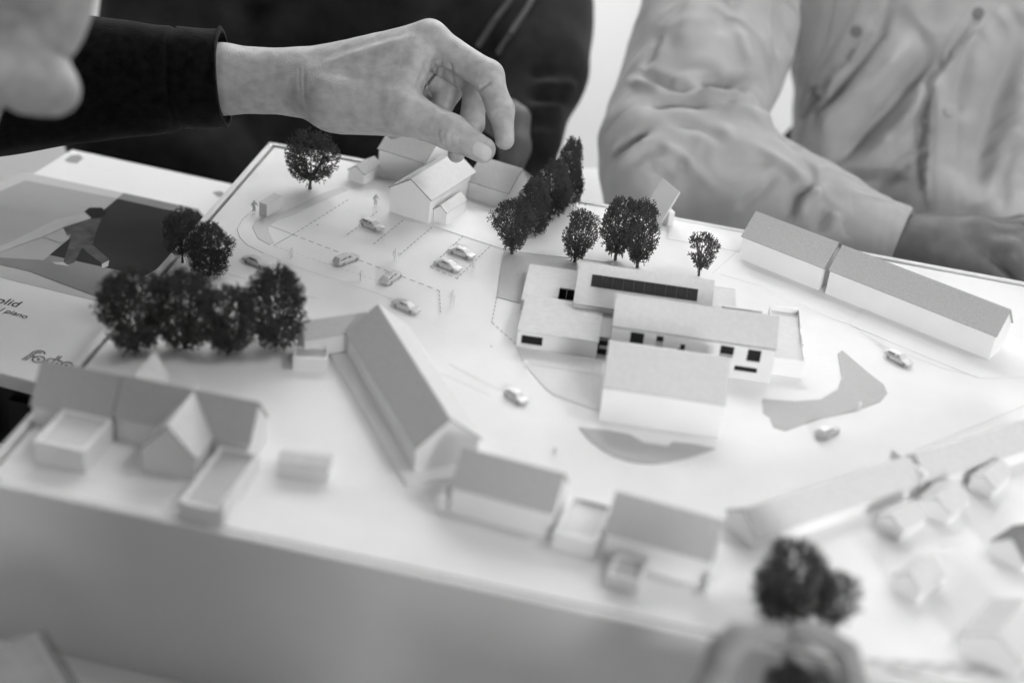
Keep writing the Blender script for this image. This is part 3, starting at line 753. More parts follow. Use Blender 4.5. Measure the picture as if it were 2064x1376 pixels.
tree((-0.1507, -0.0677, -0.0000), 5.7, 5.0, 'row2', 5.1, 'rightmost of four blurred trees in a row, by the long house', LG)
RG = 'trees above the foreground hand'
tree((0.2036, -0.2396, 0.0000), 4.6, 5.0, 'row', 2.3, 'larger blurred tree above the foreground hand', RG)
tree((0.2284, -0.2413, 0.0000), 3.7, 2.6, 'vase2', 2.8, 'smaller blurred tree right above the foreground hand', RG)

# ------------------------------------------------------------------ sample folder on a black crate
FZ = -.05
t = empty('sample_folder', (0, 0, 0)); tag(t, 'white flooring sample folder with printed photo lying left of the model', 'folder')
fp = [(-.510, -.080), (-.2875, -.0985), (-.2875, .2680), (-.483, .2810)]
bevel(MB(1).prism(fp, FZ-.012, FZ).build('cover', FOLDERM, t), .0012)
def pr(name, pts, m, lev, parent=None):
    o = MB(1).prism([(p[0], p[1]) for p in pts], FZ+.00012*lev, FZ+.00012*lev+.00008).build(name, m, t if parent is None else parent); return o
photo = pr('photo_print', [(-0.4985, 0.2164, -0.0500), (-0.3257, 0.2084, -0.0500), (-0.3085, 0.1897, -0.0500), (-0.3036, 0.0595, -0.0500), (-0.3260, 0.0240, -0.0500), (-0.4153, 0.0313, -0.0500), (-0.4867, 0.0367, -0.0500), (-0.5182, 0.1019, -0.0500)], PR_B, 1)
pr('photo_wall', [(-0.4864, 0.2006, -0.0500), (-0.3937, 0.1990, -0.0500), (-0.3992, 0.0481, -0.0500), (-0.4974, 0.0539, -0.0500), (-0.5168, 0.0922, -0.0500)], PR_L, 2, photo)
pr('photo_panel', [(-0.3972, 0.2112, -0.0500), (-0.3253, 0.2053, -0.0500), (-0.3143, 0.1926, -0.0500), (-0.3087, 0.0987, -0.0500), (-0.3260, 0.0282, -0.0500), (-0.3992, 0.0481, -0.0500)], PR_D, 3, photo)
pr('photo_band', [(-0.3972, 0.2112, -0.0500), (-0.3253, 0.2053, -0.0500), (-0.3236, 0.1928, -0.0500), (-0.3977, 0.1984, -0.0500)], PR_M, 4, photo)
pr('photo_floor', [(-0.4974, 0.0539, -0.0500), (-0.4316, 0.0603, -0.0500), (-0.3981, 0.0700, -0.0500), (-0.3992, 0.0481, -0.0500), (-0.4253, 0.0490, -0.0500), (-0.4960, 0.0516, -0.0500)], PR_M, 3, photo)
pr('photo_floor', [(-0.3992, 0.0481, -0.0500), (-0.3987, 0.0792, -0.0500), (-0.3106, 0.0746, -0.0500), (-0.3260, 0.0282, -0.0500)], PR_M, 4, photo)
pr('figure_arm', [(-0.4452, 0.0688, -0.0500), (-0.4377, 0.0866, -0.0500), (-0.4309, 0.1147, -0.0500), (-0.4253, 0.1380, -0.0500), (-0.4067, 0.1622, -0.0500), (-0.3993, 0.1537, -0.0500), (-0.4122, 0.1302, -0.0500), (-0.4175, 0.1104, -0.0500), (-0.4315, 0.0795, -0.0500), (-0.4360, 0.0680, -0.0500)], PR_W, 5, photo)
pr('figure_hair', [(-0.4106, 0.1627, -0.0500), (-0.4104, 0.1715, -0.0500), (-0.4010, 0.1757, -0.0500), (-0.3924, 0.1686, -0.0500), (-0.3922, 0.1579, -0.0500), (-0.3988, 0.1529, -0.0500)], PR_K, 6, photo)
pr('figure_body', [(-0.4120, 0.1282, -0.0500), (-0.4000, 0.1534, -0.0500), (-0.3922, 0.1579, -0.0500), (-0.3826, 0.1267, -0.0500), (-0.3758, 0.1086, -0.0500), (-0.3524, 0.0905, -0.0500), (-0.3528, 0.0808, -0.0500), (-0.3740, 0.0947, -0.0500), (-0.3813, 0.1013, -0.0500), (-0.3749, 0.0752, -0.0500), (-0.3789, 0.0678, -0.0500), (-0.3835, 0.0734, -0.0500), (-0.3962, 0.1097, -0.0500)], PR_F, 5, photo)
pr('figure_shoe', [(-0.3908, 0.0684, -0.0500), (-0.3827, 0.0718, -0.0500), (-0.3753, 0.0675, -0.0500), (-0.3867, 0.0664, -0.0500)], PR_W, 6, photo)
pr('figure_shoe', [(-0.3539, 0.0804, -0.0500), (-0.3516, 0.0889, -0.0500), (-0.3477, 0.0792, -0.0500), (-0.3505, 0.0743, -0.0500)], PR_W, 6, photo)
pr('figure_pocket', [(-0.4190, 0.1108, -0.0500), (-0.4019, 0.1062, -0.0500), (-0.4008, 0.1187, -0.0500), (-0.3980, 0.1099, -0.0500), (-0.4004, 0.1009, -0.0500), (-0.4194, 0.1066, -0.0500)], PR_L, 6, photo)
pr('small_print', [(-0.4765, 0.2539, -0.0500), (-0.4770, 0.2663, -0.0500), (-0.4709, 0.2718, -0.0500), (-0.4635, 0.2651, -0.0500), (-0.4635, 0.2525, -0.0500), (-0.4705, 0.2517, -0.0500)], PR_L, 2)
pr('small_print', [(-0.3280, 0.2450, -0.0500), (-0.3221, 0.2501, -0.0500), (-0.3148, 0.2440, -0.0500), (-0.3192, 0.2374, -0.0500)], PR_L, 2)

def text(body, p, q, size, shear, parent, m):
    cu = bpy.data.curves.new('text', 'FONT'); cu.body = body; cu.size = size; cu.extrude = .00004; cu.shear = shear
    o = bpy.data.objects.new('text', cu); coll.objects.link(o)
    dg = bpy.context.evaluated_depsgraph_get(); dg.update()
    me = bpy.data.meshes.new_from_object(o.evaluated_get(dg)); bpy.data.objects.remove(o)
    me.materials.clear(); me.materials.append(m)
    r = link_mesh('lettering', me, parent)
    r.location = (p[0], p[1], FZ+.0003); r.rotation_euler = (0, 0, math.atan2(q[1]-p[1], q[0]-p[0]))
    return r
text('solid', (-0.4045, -0.0051, -0.0500), (-0.3707, -0.0071, -0.0500), .0132, 0, t, PR_K)
text('l piano', (-0.3891, -0.0163, -0.0500), (-0.3611, -0.0204, -0.0500), .0088, 0, t, PR_K)

def ribbon(mb, pts, w):
    for a, b in zip(pts[:-1], pts[1:]):
        a, b = Vector(a), Vector(b); d = b-a; l = d.length
        if l < 1e-9: continue
        d /= l; n = Vector((-d.y, d.x))*w/2; e = d*w*.3
        mb.prism([(a+n-e)[:], (a-n-e)[:], (b-n+e)[:], (b+n+e)[:]], 0, .00008)
def arc(cx_, cy_, r, a0, a1, n=16): return [(cx_+r*math.cos(math.radians(a0+(a1-a0)*i/n)), cy_+r*math.sin(math.radians(a0+(a1-a0)*i/n))) for i in range(n+1)]
S_ = .0098
def logo_path(pts): return [(p[0]*S_, p[1]*S_) for p in pts]
lg = MB(1)
W_ = .0009
for pth in ([(-.05, -.55), (.12, .35)]+arc(.62, .55, .48, 170, 60)+[(1.05, .72)], [(.18, -.55), (.35, .30)]+arc(.62, .50, .26, 165, 70), [(.30, .12), (.75, .12)],
            arc(.98, -.10, .42, 0, 360, 24), arc(.98, -.10, .07, 0, 360, 8),
            [(1.50, -.55), (1.58, .05)]+arc(1.86, .05, .28, 180, 60), [(1.70, -.55), (1.74, -.05)],
            [(2.12, .85), (2.08, -.10)]+arc(2.44, -.10, .38, 180, 470, 20), [(2.30, .85), (2.28, .25)], arc(2.44, -.10, .07, 0, 360, 8),
            arc(3.18, -.10, .42, 0, 360, 24), arc(3.18, -.10, .07, 0, 360, 8)):
    ribbon(lg, logo_path(pth), W_)
lo = lg.build('logo', PR_K, t)
a_, b_ = (-0.3387, -0.0672, -0.0500), (-0.3056, -0.0673, -0.0500)
lo.location = (a_[0], a_[1], FZ+.0003); lo.rotation_euler = (0, 0, math.atan2(b_[1]-a_[1], b_[0]-a_[0]))

t = empty('crate', (0, 0, TZ)); tag(t, 'black plastic crate under the white sample folder', 'crate')
MB(1).prism([(-.50, -.072), (-.2900, -.0925), (-.2900, .262), (-.478, .274)], .0005, FZ-.0125-TZ).build('body', CRATE, t)
for k in range(6):
    MB(1).box(-.46+k*.03, -.445+k*.03, -.0965+.0025*(5-k)*.8, -.088+.0025*(5-k)*.8, .008, .046).build('rib', CRATE, t)

# grey box in the near left corner
P_, Q_ = Vector((-0.1674, -0.3579, -0.0120)), Vector((-0.1326, -0.3888, -0.0120))
dx_ = (Q_-P_).normalized()
t = empty('storage_box', (P_.x, P_.y, TZ), math.atan2(dx_.y, dx_.x)); tag(t, 'blurred grey storage box with dark lid seam, bottom left corner', 'box')
hh = (-.012-TZ)*100
bevel(MB().box(.1, 13.9, -17.9, -.15, .05, hh-1.3).build('box_body', BOOK, t), .002)
bevel(MB().box(-.05, 14.05, -18.05, -.35, hh-1.25, hh).build('lid', BOOK, t), .002)
MB().box(0, 14, -.34, .02, hh-1.15, hh-.25).build('lid_seam', SEAM_GROOVE, t)
# ------------------------------------------------------------------ people
def px_r(r, dep): return r*dep/2900.0

def chain(pts, radii):
    return [('s', a, b, ra, rb) for a, b, ra, rb in zip(pts[:-1], pts[1:], radii[:-1], radii[1:])]

def fold_detail(folds, noise=None, thick=.05):
    """folds: (line, width, height[, 'step']) measured in the plane of the cloth"""
    prep = [(flat_line(f[0]), np.mean([np.dot(p, FACE) for p in f[0]]), f) for f in folds]
    def fn(P, N):
        out = np.zeros(len(P)); Q = flat(P); dep = P@FACE
        front = np.clip(-(N@FACE)*1.6+.35, 0, 1)
        for line, ld, f in prep:
            d, s, tp_ = poly_dist(Q, line)
            w = np.exp(-((dep-ld)/thick)**4)*tp_
            if len(f) > 3 and f[3] == 'step':
                out += f[2]*(s > 0)*np.exp(-(d/f[1])**1.0)*w*front
            else:
                out += f[2]*np.exp(-(d/f[1])**2)*w*front
        if noise is not None: out += noise(P)
        return out
    return fn

def cast(obj, p):
    """drop a point onto the surface along the line of the chest's facing"""
    bvh = BVHTree.FromPolygons([v.co[:] for v in obj.data.vertices], [pl.vertices[:] for pl in obj.data.polygons])
    hit = bvh.ray_cast(Vector(p)-Vector(FACE)*.25, Vector(FACE), .6)
    if hit[0] is None:
        hit = bvh.find_nearest(Vector(p))
    return hit[0], hit[1]

def surf_tube(name, obj, pts, r, m, parent, lift=.0):
    mb = MB(1); prev = None
    for p in pts:
        c, n = cast(obj, p)
        c = c+n*lift
        if prev is not None: tube(mb, prev, c, r, r, 6)
        prev = c
    return mb.build(name, m, parent)

def cloth_tube(name, pts, radii, m, parent, seg=56, rings=90, amp=.03, seed=1, rim=.0025, flatten=.92, folds=()):
    P = [Vector(p) for p in pts]; n = len(P)
    def cr(a, b, c, d, t): return .5*((2*b)+(c-a)*t+(2*a-5*b+4*c-d)*t*t+(3*b-a-3*c+d)*t**3)
    cen, rad = [], []
    for i in range(rings+1):
        u = i/rings*(n-1); k = min(int(u), n-2); f = u-k
        q = [P[max(k-1, 0)], P[k], P[k+1], P[min(k+2, n-1)]]; rr = [radii[max(k-1, 0)], radii[k], radii[k+1], radii[min(k+2, n-1)]]
        cen.append(cr(*q, f)); rad.append(cr(*rr, f))
    V = []; up = Vector((0, 0, 1)); rng = np.random.RandomState(seed)
    ph = rng.rand(40)*6.28; fr = rng.rand(40)
    T_ = []
    for i in range(rings+1):
        T_.append((cen[min(i+1, rings)]-cen[max(i-1, 0)]).normalized())
    def ring(i, r_add):
        t = T_[i]; y = (up-t*up.dot(t)).normalized(); x = t.cross(y); out = []
        s = i/rings
        for j in range(seg):
            a = j*6.28318/seg; r = rad[i]+r_add; nz = 0
            for q in range(10):
                nz += math.sin((2+int(fr[q]*4))*a+ph[q]+s*(8+30*fr[q+10]))*(.35+.65*fr[q+20])
            r *= 1+amp*nz/3.0
            for (s0, ws, a0, wa, h) in folds:
                da = math.atan2(math.sin(a-a0), math.cos(a-a0))
                r += h*math.exp(-((s-s0)/ws)**2-(da/wa)**2)
            out.append(cen[i]+(x*math.cos(a)*flatten+y*math.sin(a))*r)
        return out
    idx = [(i, 0) for i in range(rings+1)]+[(rings, -rim)]+[(rings-k, -rim) for k in range(1, 14)]
    for i, ra in idx: V += [v[:] for v in ring(i, ra)]
    R_ = len(idx); F = [(r*seg+j, (r+1)*seg+j, (r+1)*seg+(j+1) % seg, r*seg+(j+1) % seg) for r in range(R_-1) for j in range(seg)]
    mb = MB(1); mb.add(V, F); o = mb.build(name, m, parent); smooth(o); return o

# --- person reaching in from the left: head, black jacket, left hand
A = empty('person', (-.56, -.15, -.86)); tag(A, 'person in black velvet jacket reaching over the model from the left, chin blurred', 'person')
def keep(o, root):
    o.matrix_parent_inverse = root.matrix_basis.inverted()
    return o
R1 = lambda r, d: r*d/2900.0
h0 = .035
WR = (-0.2196, 0.1601, 0.1014); W2 = (-0.2789, 0.1529, 0.0961); W3 = (-0.3364, 0.1405, 0.0912); W4 = (-0.4171, 0.1006, 0.0857)
iM, iP, iD, iT = (-0.1212, 0.1843, 0.1452), (-0.0686, 0.1665, 0.1297), (-0.0532, 0.1500, 0.1111), (-0.0447, 0.1353, 0.0934)
mM, mP, mD, mT = (-0.1342, 0.2049, 0.1319), (-0.0849, 0.2047, 0.1097), (-0.0802, 0.1742, 0.0861), (-0.0855, 0.1513, 0.0683)
rM, rP, rD, rT = (-0.1477, 0.2176, 0.1175), (-0.1112, 0.2204, 0.0940), (-0.1132, 0.1930, 0.0776), (-0.1204, 0.1761, 0.0706)
pM, pP, pD, pT = (-0.1615, 0.2249, 0.1018), (-0.1340, 0.2228, 0.0784), (-0.1380, 0.1974, 0.0682), (-0.1452, 0.1802, 0.0646)
tC, tM, tI, tT = (-0.1825, 0.1379, 0.0991), (-0.1236, 0.1306, 0.1039), (-0.0851, 0.1247, 0.0969), (-0.0589, 0.1217, 0.0883)
F_ = 1.11/2900.0
hand = []
hand += [('s', W4, W3, 84*F_, 78*F_), ('s', W3, W2, 78*F_, 71*F_), ('s', W2, WR, 70*F_, 66*F_)]
hand += [('s', WR, iM, 58*F_, 35*F_), ('s', WR, mM, 55*F_, 35*F_), ('s', WR, rM, 55*F_, 34*F_), ('s', WR, pM, 55*F_, 33*F_)]
hand += [('t', WR, iM, mM, (52*F_, 34*F_, 34*F_)), ('t', WR, mM, rM, (52*F_, 34*F_, 34*F_)), ('t', WR, rM, pM, (52*F_, 34*F_, 34*F_))]
hand += chain([WR, tC, tM, tI, tT], [60*F_, 56*F_, 44*F_, 33*F_, 26*F_])
hand += [('t', (-0.1991, 0.1481, 0.1053), (-0.1287, 0.1688, 0.1367), (-0.1318, 0.1377, 0.1084), (50*F_, 36*F_, 40*F_)), ('t', WR, (-0.1294, 0.1716, 0.1357), (-0.1733, 0.1441, 0.1010), (58*F_, 36*F_, 52*F_))]
hand += [('t', (-0.1403, 0.1623, 0.1288), (-0.1240, 0.1683, 0.1345), (-0.1248, 0.1422, 0.1141), (34*F_, 24*F_, 22*F_))]
hand += [('s', (-0.1731, 0.1446, 0.0918), (-0.1320, 0.1409, 0.0939), 48*F_, 36*F_)]
hand += chain([iM, iP, iD, iT], [36*F_, 29.5*F_, 25*F_, 18.5*F_])
hand += chain([mM, mP, mD, mT], [36*F_, 28*F_, 24*F_, 17*F_])
hand += chain([rM, rP, rD, rT], [34*F_, 27*F_, 23*F_, 16*F_])
hand += chain([pM, pP, pD, pT], [32*F_, 23*F_, 20*F_, 14*F_])
c_ = lambda *p: list(p)
creases = [
    (c_((-0.0888, 0.1000, 0.1117), (-0.0897, 0.0972, 0.1071), (-0.0859, 0.0945, 0.1013)), 2.6*F_, -0.00085), (c_((-0.0842, 0.1001, 0.1105), (-0.0850, 0.0971, 0.1056), (-0.0811, 0.0942, 0.0995)), 2.2*F_, -0.00076),
    (c_((-0.0786, 0.1004, 0.1094), (-0.0793, 0.0974, 0.1045), (-0.0752, 0.0950, 0.0992)), 2.4*F_, -0.00051), (c_((-0.0730, 0.1001, 0.1074), (-0.0733, 0.0978, 0.1035), (-0.0704, 0.0955, 0.0987)), 2.0*F_, -0.00047),
    (c_((-0.0862, 0.0991, 0.1093), (-0.0778, 0.0994, 0.1076)), 2*F_, -0.00038),
    (c_((-0.0719, 0.1462, 0.1259), (-0.0668, 0.1492, 0.1297), (-0.0622, 0.1516, 0.1325)), 3.0*F_, -0.00190), (c_((-0.0713, 0.1486, 0.1299), (-0.0668, 0.1512, 0.1330)), 2.4*F_, -0.00046),
    (c_((-0.0579, 0.1304, 0.1149), (-0.0518, 0.1329, 0.1174), (-0.0433, 0.1352, 0.1189)), 2.4*F_, -0.00068), (c_((-0.0623, 0.1393, 0.1315), (-0.0541, 0.1427, 0.1349)), 2.4*F_, -0.00034),
    (c_((-0.1095, 0.1525, 0.1474), (-0.1106, 0.1453, 0.1354), (-0.1136, 0.1369, 0.1218)), 4*F_, -0.00160), (c_((-0.1142, 0.1503, 0.1449), (-0.1148, 0.1440, 0.1343), (-0.1174, 0.1364, 0.1221)), 4*F_, -0.00091),
    (c_((-0.1041, 0.1529, 0.1466), (-0.1046, 0.1482, 0.1386), (-0.1047, 0.1447, 0.1326)), 4*F_, -0.00148), (c_((-0.0979, 0.1524, 0.1439), (-0.0951, 0.1495, 0.1382), (-0.0938, 0.1471, 0.1337)), 4*F_, -0.00205),
    (c_((-0.1115, 0.1516, 0.1465), (-0.1126, 0.1444, 0.1345), (-0.1154, 0.1365, 0.1217)), 4*F_, 0.00114), (c_((-0.1068, 0.1527, 0.1470), (-0.1074, 0.1464, 0.1363), (-0.1088, 0.1430, 0.1309)), 4*F_, 0.00103),
    (c_((-0.1455, 0.0870, 0.1055), (-0.1359, 0.0861, 0.1013)), 2.5*F_, -0.00076), (c_((-0.1408, 0.0888, 0.1072), (-0.1303, 0.0876, 0.1021)), 2.5*F_, -0.00076), (c_((-0.1360, 0.0902, 0.1083), (-0.1247, 0.0892, 0.1033)), 2.5*F_, -0.00067),
    (c_((-0.1969, 0.1284, 0.1309), (-0.1593, 0.1437, 0.1465), (-0.1212, 0.1580, 0.1601)), 9*F_, 0.00133), (c_((-0.1813, 0.1178, 0.1284), (-0.1470, 0.1304, 0.1402), (-0.1233, 0.1402, 0.1504)), 16*F_, -0.00152),
    (c_((-0.2062, 0.1278, 0.1326), (-0.2002, 0.1097, 0.1200), (-0.1980, 0.1113, 0.1020)), 5*F_, -0.00076), (c_((-0.2099, 0.1270, 0.1323), (-0.2038, 0.1089, 0.1196), (-0.2020, 0.1114, 0.1033)), 3*F_, -0.00057),
    (c_((-0.1626, 0.0967, 0.1270), (-0.1313, 0.1055, 0.1332)), 22*F_, -0.00133),
]
arm = keep(body_mesh('arm_and_hand', hand, .0010, .0022, SKIN, A, fold_detail(creases, lambda P: .00012*lathe_noise(P, 330, 4)+.00022*lathe_noise(P, 120, 7), .06)), A)

def nail(obj, centre, ax, ay, la, lb, name, parent):
    bvh = BVHTree.FromPolygons([v.co[:] for v in obj.data.vertices], [pl.vertices[:] for pl in obj.data.polygons])
    n = 12; V = []; ok = True; ax, ay = Vector(ax).normalized(), Vector(ay).normalized(); fc = Vector(FACE)
    for i in range(n+1):
        for j in range(n+1):
            u, v = i/n*2-1, j/n*2-1
            su = u*math.sqrt(1-.42*v*v); sv = v*math.sqrt(1-.38*u*u)
            p = Vector(centre)+ax*su*la+ay*sv*lb
            h = bvh.ray_cast(p-fc*.06, fc, .2)
            e = max(abs(u), abs(v))
            lift = .00055*(1-e**4)-.0001+(.0003 if u > .6 else 0)
            V.append(tuple(h[0]+h[1]*lift) if h[0] else tuple(p))
    F = [(i*(n+1)+j, (i+1)*(n+1)+j, (i+1)*(n+1)+j+1, i*(n+1)+j+1) for i in range(n) for j in range(n)]
    mb = MB(1); mb.add(V, F); o = mb.build(name, NAIL, parent); smooth(o); keep(o, A); return o
nail(arm, (-0.0570, 0.1113, 0.0919), Vector((-0.0454, 0.1106, 0.0875))-Vector((-0.0646, 0.1115, 0.0944)), Vector((-0.0542, 0.1149, 0.0974))-Vector((-0.0574, 0.1074, 0.0853)), 20*F_, 15*F_, 'fingernail', A)
# thin ring on the ring finger
rg = MB(1); a_, b_ = Vector(rM), Vector(rP); c0 = a_.lerp(b_, .62); d_ = (b_-a_).normalized(); x_ = d_.orthogonal().normalized(); y_ = d_.cross(x_)
for i in range(24):
    a0, a1 = i*6.2832/24, (i+1)*6.2832/24; rr = 31.2*F_
    tube(rg, c0+(x_*math.cos(a0)+y_*math.sin(a0))*rr, c0+(x_*math.cos(a1)+y_*math.sin(a1))*rr, .0013, .0013, 6)
keep(rg.build('ring', SILVER, A), A)

sl = cloth_tube('jacket_sleeve', [(-.500, .020, .100), (-0.5034, 0.0460, 0.0969), (-0.4548, 0.0926, 0.0827), (-0.3987, 0.1213, 0.0860), (-0.3487, 0.1354, 0.0899), (-0.3126, 0.1439, 0.0941), (-0.2776, 0.1519, 0.0979)],
                [.078, .068, .060, 138*F_, 120*F_, 108*F_, 101*F_], VELVET, A, amp=.018, seed=5, rim=.004, flatten=.85,
                folds=[(.83, .006, a*.5, .5, -.0022) for a in range(13)]+[(.99, .006, a*.5, .5, .0012) for a in range(13)])
keep(sl, A)
keep(body_mesh('jacket', [('s', (-.42, -.19, .06), (-.58, -.15, -.04), .075, .14), ('s', (-.58, -.15, -.04), (-.72, -.12, -.40), .14, .16), ('s', (-.47, -.15, .05), (-.500, .02, .10), .075, .075), ('s', (-.52, -.22, .02), (-.60, -.36, -.02), .08, .07), ('s', (-.60, -.36, -.02), (-.62, -.40, -.30), .065, .06),
               ('s', (-.70, -.06, -.40), (-.72, -.04, -.84), .09, .06), ('s', (-.74, -.20, -.40), (-.76, -.20, -.84), .09, .06)], .008, .02, VELVET, A, lambda P, N: .003*lathe_noise(P, 40, 3)), A)
c8 = .80
hd = [('s', (-0.2333, -0.1911, 0.2110), (-0.2520, -0.1848, 0.2111), 46*.78/2900, 55*.78/2900), ('s', (-0.2444, -0.1978, 0.2167), (-0.2795, -0.2278, 0.2355), 48*.78/2900, 60*.78/2900), ('s', (-0.2570, -0.1761, 0.2073), (-0.3421, -0.1329, 0.1954), 48*.78/2900, 60*.78/2900),
      ('s', (-0.2371, -0.1735, 0.2363), (-0.2579, -0.1701, 0.2381), 30*.78/2900, 60*.78/2900), ('s', (-0.2357, -0.1662, 0.2484), (-0.2530, -0.1606, 0.2529), 36*.78/2900, 60*.78/2900), ('s', (-0.2638, -0.1770, 0.2279), (-0.3019, -0.1515, 0.2624), 70*.78/2900, 190*.78/2900),
      ('s', (-0.2363, -0.1577, 0.2631), (-0.2198, -0.1520, 0.2724), 28*.78/2900, 30*.78/2900), ('s', (-0.2198, -0.1520, 0.2724), (-0.2570, -0.1346, 0.3087), 28*.78/2900, 24*.78/2900),
      ('s', (-0.2708, -0.1380, 0.2968), (-0.3096, -0.1178, 0.3224), 110*.78/2900, 220*.78/2900), ('s', (-0.3096, -0.1178, 0.3224), (-0.3571, -0.1220, 0.3086), 260*.78/2900, 300*.78/2900), ('s', (-0.2506, -0.1786, 0.2716), (-0.2596, -0.1867, 0.2802), 70*.78/2900, 80*.78/2900),
      ('s', (-0.3241, -0.1762, 0.2263), (-0.3435, -0.2018, 0.1178), 180*.78/2900, 205*.78/2900), ('s', (-0.2838, -0.2394, 0.2769), (-0.2796, -0.2418, 0.2656), 26*.78/2900, 18*.78/2900)]
hm = keep(body_mesh('head_and_neck', hd, .0035, .006, SKIN, A, None), A)
for s in ((-0.2448, -0.1660, 0.3076), (-0.2669, -0.1260, 0.2962)):
    e_ = MB(1); 
    me = bpy.data.meshes.new('eye'); bm = bmesh.new(); bmesh.ops.create_uvsphere(bm, u_segments=16, v_segments=10, radius=.012, matrix=Matrix.Translation(Vector(s))); bm.to_mesh(me); bm.free(); me.materials.append(PR_W)
    keep(link_mesh('eye', me, A), A)
keep(body_mesh('hair', [('s', (-0.3116, -0.1055, 0.3440), (-0.3695, -0.1133, 0.3271), 235*.78/2900, 290*.78/2900), ('s', (-0.3695, -0.1133, 0.3271), (-0.3947, -0.1314, 0.2832), 280*.78/2900, 190*.78/2900)], .006, .01, HAIR, A, lambda P, N: .003*lathe_noise(P, 120, 8)), A)

# --- person in black behind the model
B = empty('person', (-.28, .55, -.86)); tag(B, 'person in a black top standing behind the model, middle of the photo', 'person')
bp = [('t', (-0.4884, 0.6477, 0.0818), (-0.2418, 0.7027, 0.1058), (-0.4618, 0.4960, -0.1461), (.105, .105, .10)), ('t', (-0.2418, 0.7027, 0.1058), (-0.1865, 0.5573, -0.1192), (-0.4618, 0.4960, -0.1461), (.105, .105, .10)),
      ('s', (-0.5343, 0.6336, 0.1106), (-0.4907, 0.5087, -0.0357), .070, .062), ('s', (-0.4907, 0.5087, -0.0357), (-0.4847, 0.4142, -0.0792), .062, .062), ('s', (-0.4847, 0.4142, -0.0792), (-0.3943, 0.3918, -0.1032), .062, .05),
      ('s', (-0.1637, 0.7161, 0.1468), (-0.1247, 0.6121, 0.0374), .074, .064), ('s', (-0.1247, 0.6121, 0.0374), (-0.0988, 0.5414, 0.0092), .063, .050), ('s', (-0.0988, 0.5414, 0.0092), (-0.0929, 0.4604, -0.0312), .046, .034), ('s', (-0.0929, 0.4604, -0.0312), (-0.1021, 0.4278, -0.0443), .034, .028),
      ('s', (-0.3577, 0.5571, -0.1509), (-0.4109, 0.7280, -0.5448), .11, .08), ('s', (-0.2383, 0.5837, -0.1393), (-0.2657, 0.7603, -0.5307), .11, .08)]
k_ = 1.5/2900
bf = [(c_((-0.2422, 0.5564, 0.0557), (-0.2577, 0.5132, -0.0141), (-0.3073, 0.4729, -0.0690)), 30*k_, -.008), (c_((-0.2140, 0.5680, 0.0676), (-0.2255, 0.5283, 0.0027), (-0.2671, 0.4819, -0.0651)), 26*k_, .008), (c_((-0.3930, 0.5229, 0.0410), (-0.3884, 0.4841, -0.0269)), 28*k_, -.010),
      (c_((-0.4181, 0.5173, 0.0385), (-0.4156, 0.4700, -0.0432)), 26*k_, .009), (c_((-0.3508, 0.5269, 0.0360), (-0.3888, 0.4442, -0.0952)), 24*k_, .006), (c_((-0.3268, 0.5217, 0.0201), (-0.3627, 0.4473, -0.0972)), 20*k_, -.006),
      (c_((-0.1459, 0.5620, 0.0378), (-0.1425, 0.4990, -0.0711)), 24*k_, -.010), (c_((-0.0646, 0.5071, 0.0208), (-0.0972, 0.4960, 0.0111)), 9*k_, -.006), (c_((-0.0455, 0.5057, 0.0130), (-0.0899, 0.4912, 0.0008)), 9*k_, .008), (c_((-0.0496, 0.4963, -0.0019), (-0.0927, 0.4849, -0.0092)), 9*k_, -.006),
      (c_((-0.0526, 0.4905, -0.0110), (-0.0951, 0.4777, -0.0209)), 8*k_, .006), (c_((-0.0548, 0.4644, -0.0152), (-0.0896, 0.4536, -0.0238)), 8*k_, -.005), (c_((-0.0575, 0.4582, -0.0250), (-0.0899, 0.4479, -0.0334)), 8*k_, .005)]
bt = keep(body_mesh('black_top', bp, .0055, .014, BLACK, B, fold_detail(bf, lambda P: .0015*lathe_noise(P, 45, 11), .16)), B)
keep(surf_tube('chest_streak', bt, [(-0.1276, 0.5873, 0.0760), (-0.1347, 0.5751, 0.0571), (-0.1459, 0.5620, 0.0378), (-0.1585, 0.5470, 0.0156)], .0032, STREAK, B, .002), B)  # two raised, paler grey streaks on the chest
keep(surf_tube('chest_streak', bt, [(-0.1085, 0.5915, 0.0779), (-0.1167, 0.5738, 0.0498), (-0.1274, 0.5568, 0.0237), (-0.1352, 0.5463, 0.0079)], .0032, STREAK, B, .002), B)
hb = chain([(-0.1054, 0.4266, -0.0053), (-0.0920, 0.4126, -0.0091), (-0.0818, 0.3931, -0.0193), (-0.0810, 0.3813, -0.0299)], [.020, .015, .012, .010])
for k in range(4):
    of = CAM_FWD*.011*k-CAM_RIGHT*.004*k
    hb += chain([tuple(Vector(p)+of) for p in ((-0.0957, 0.4228, 0.0054), (-0.0852, 0.4108, 0.0060), (-0.0805, 0.3923, -0.0111), (-0.0799, 0.3789, -0.0262))], [.010, .0088, .0078, .0065])
keep(body_mesh('hand', hb, .0022, .003, mat('brown_skin', .10, .6), B), B)

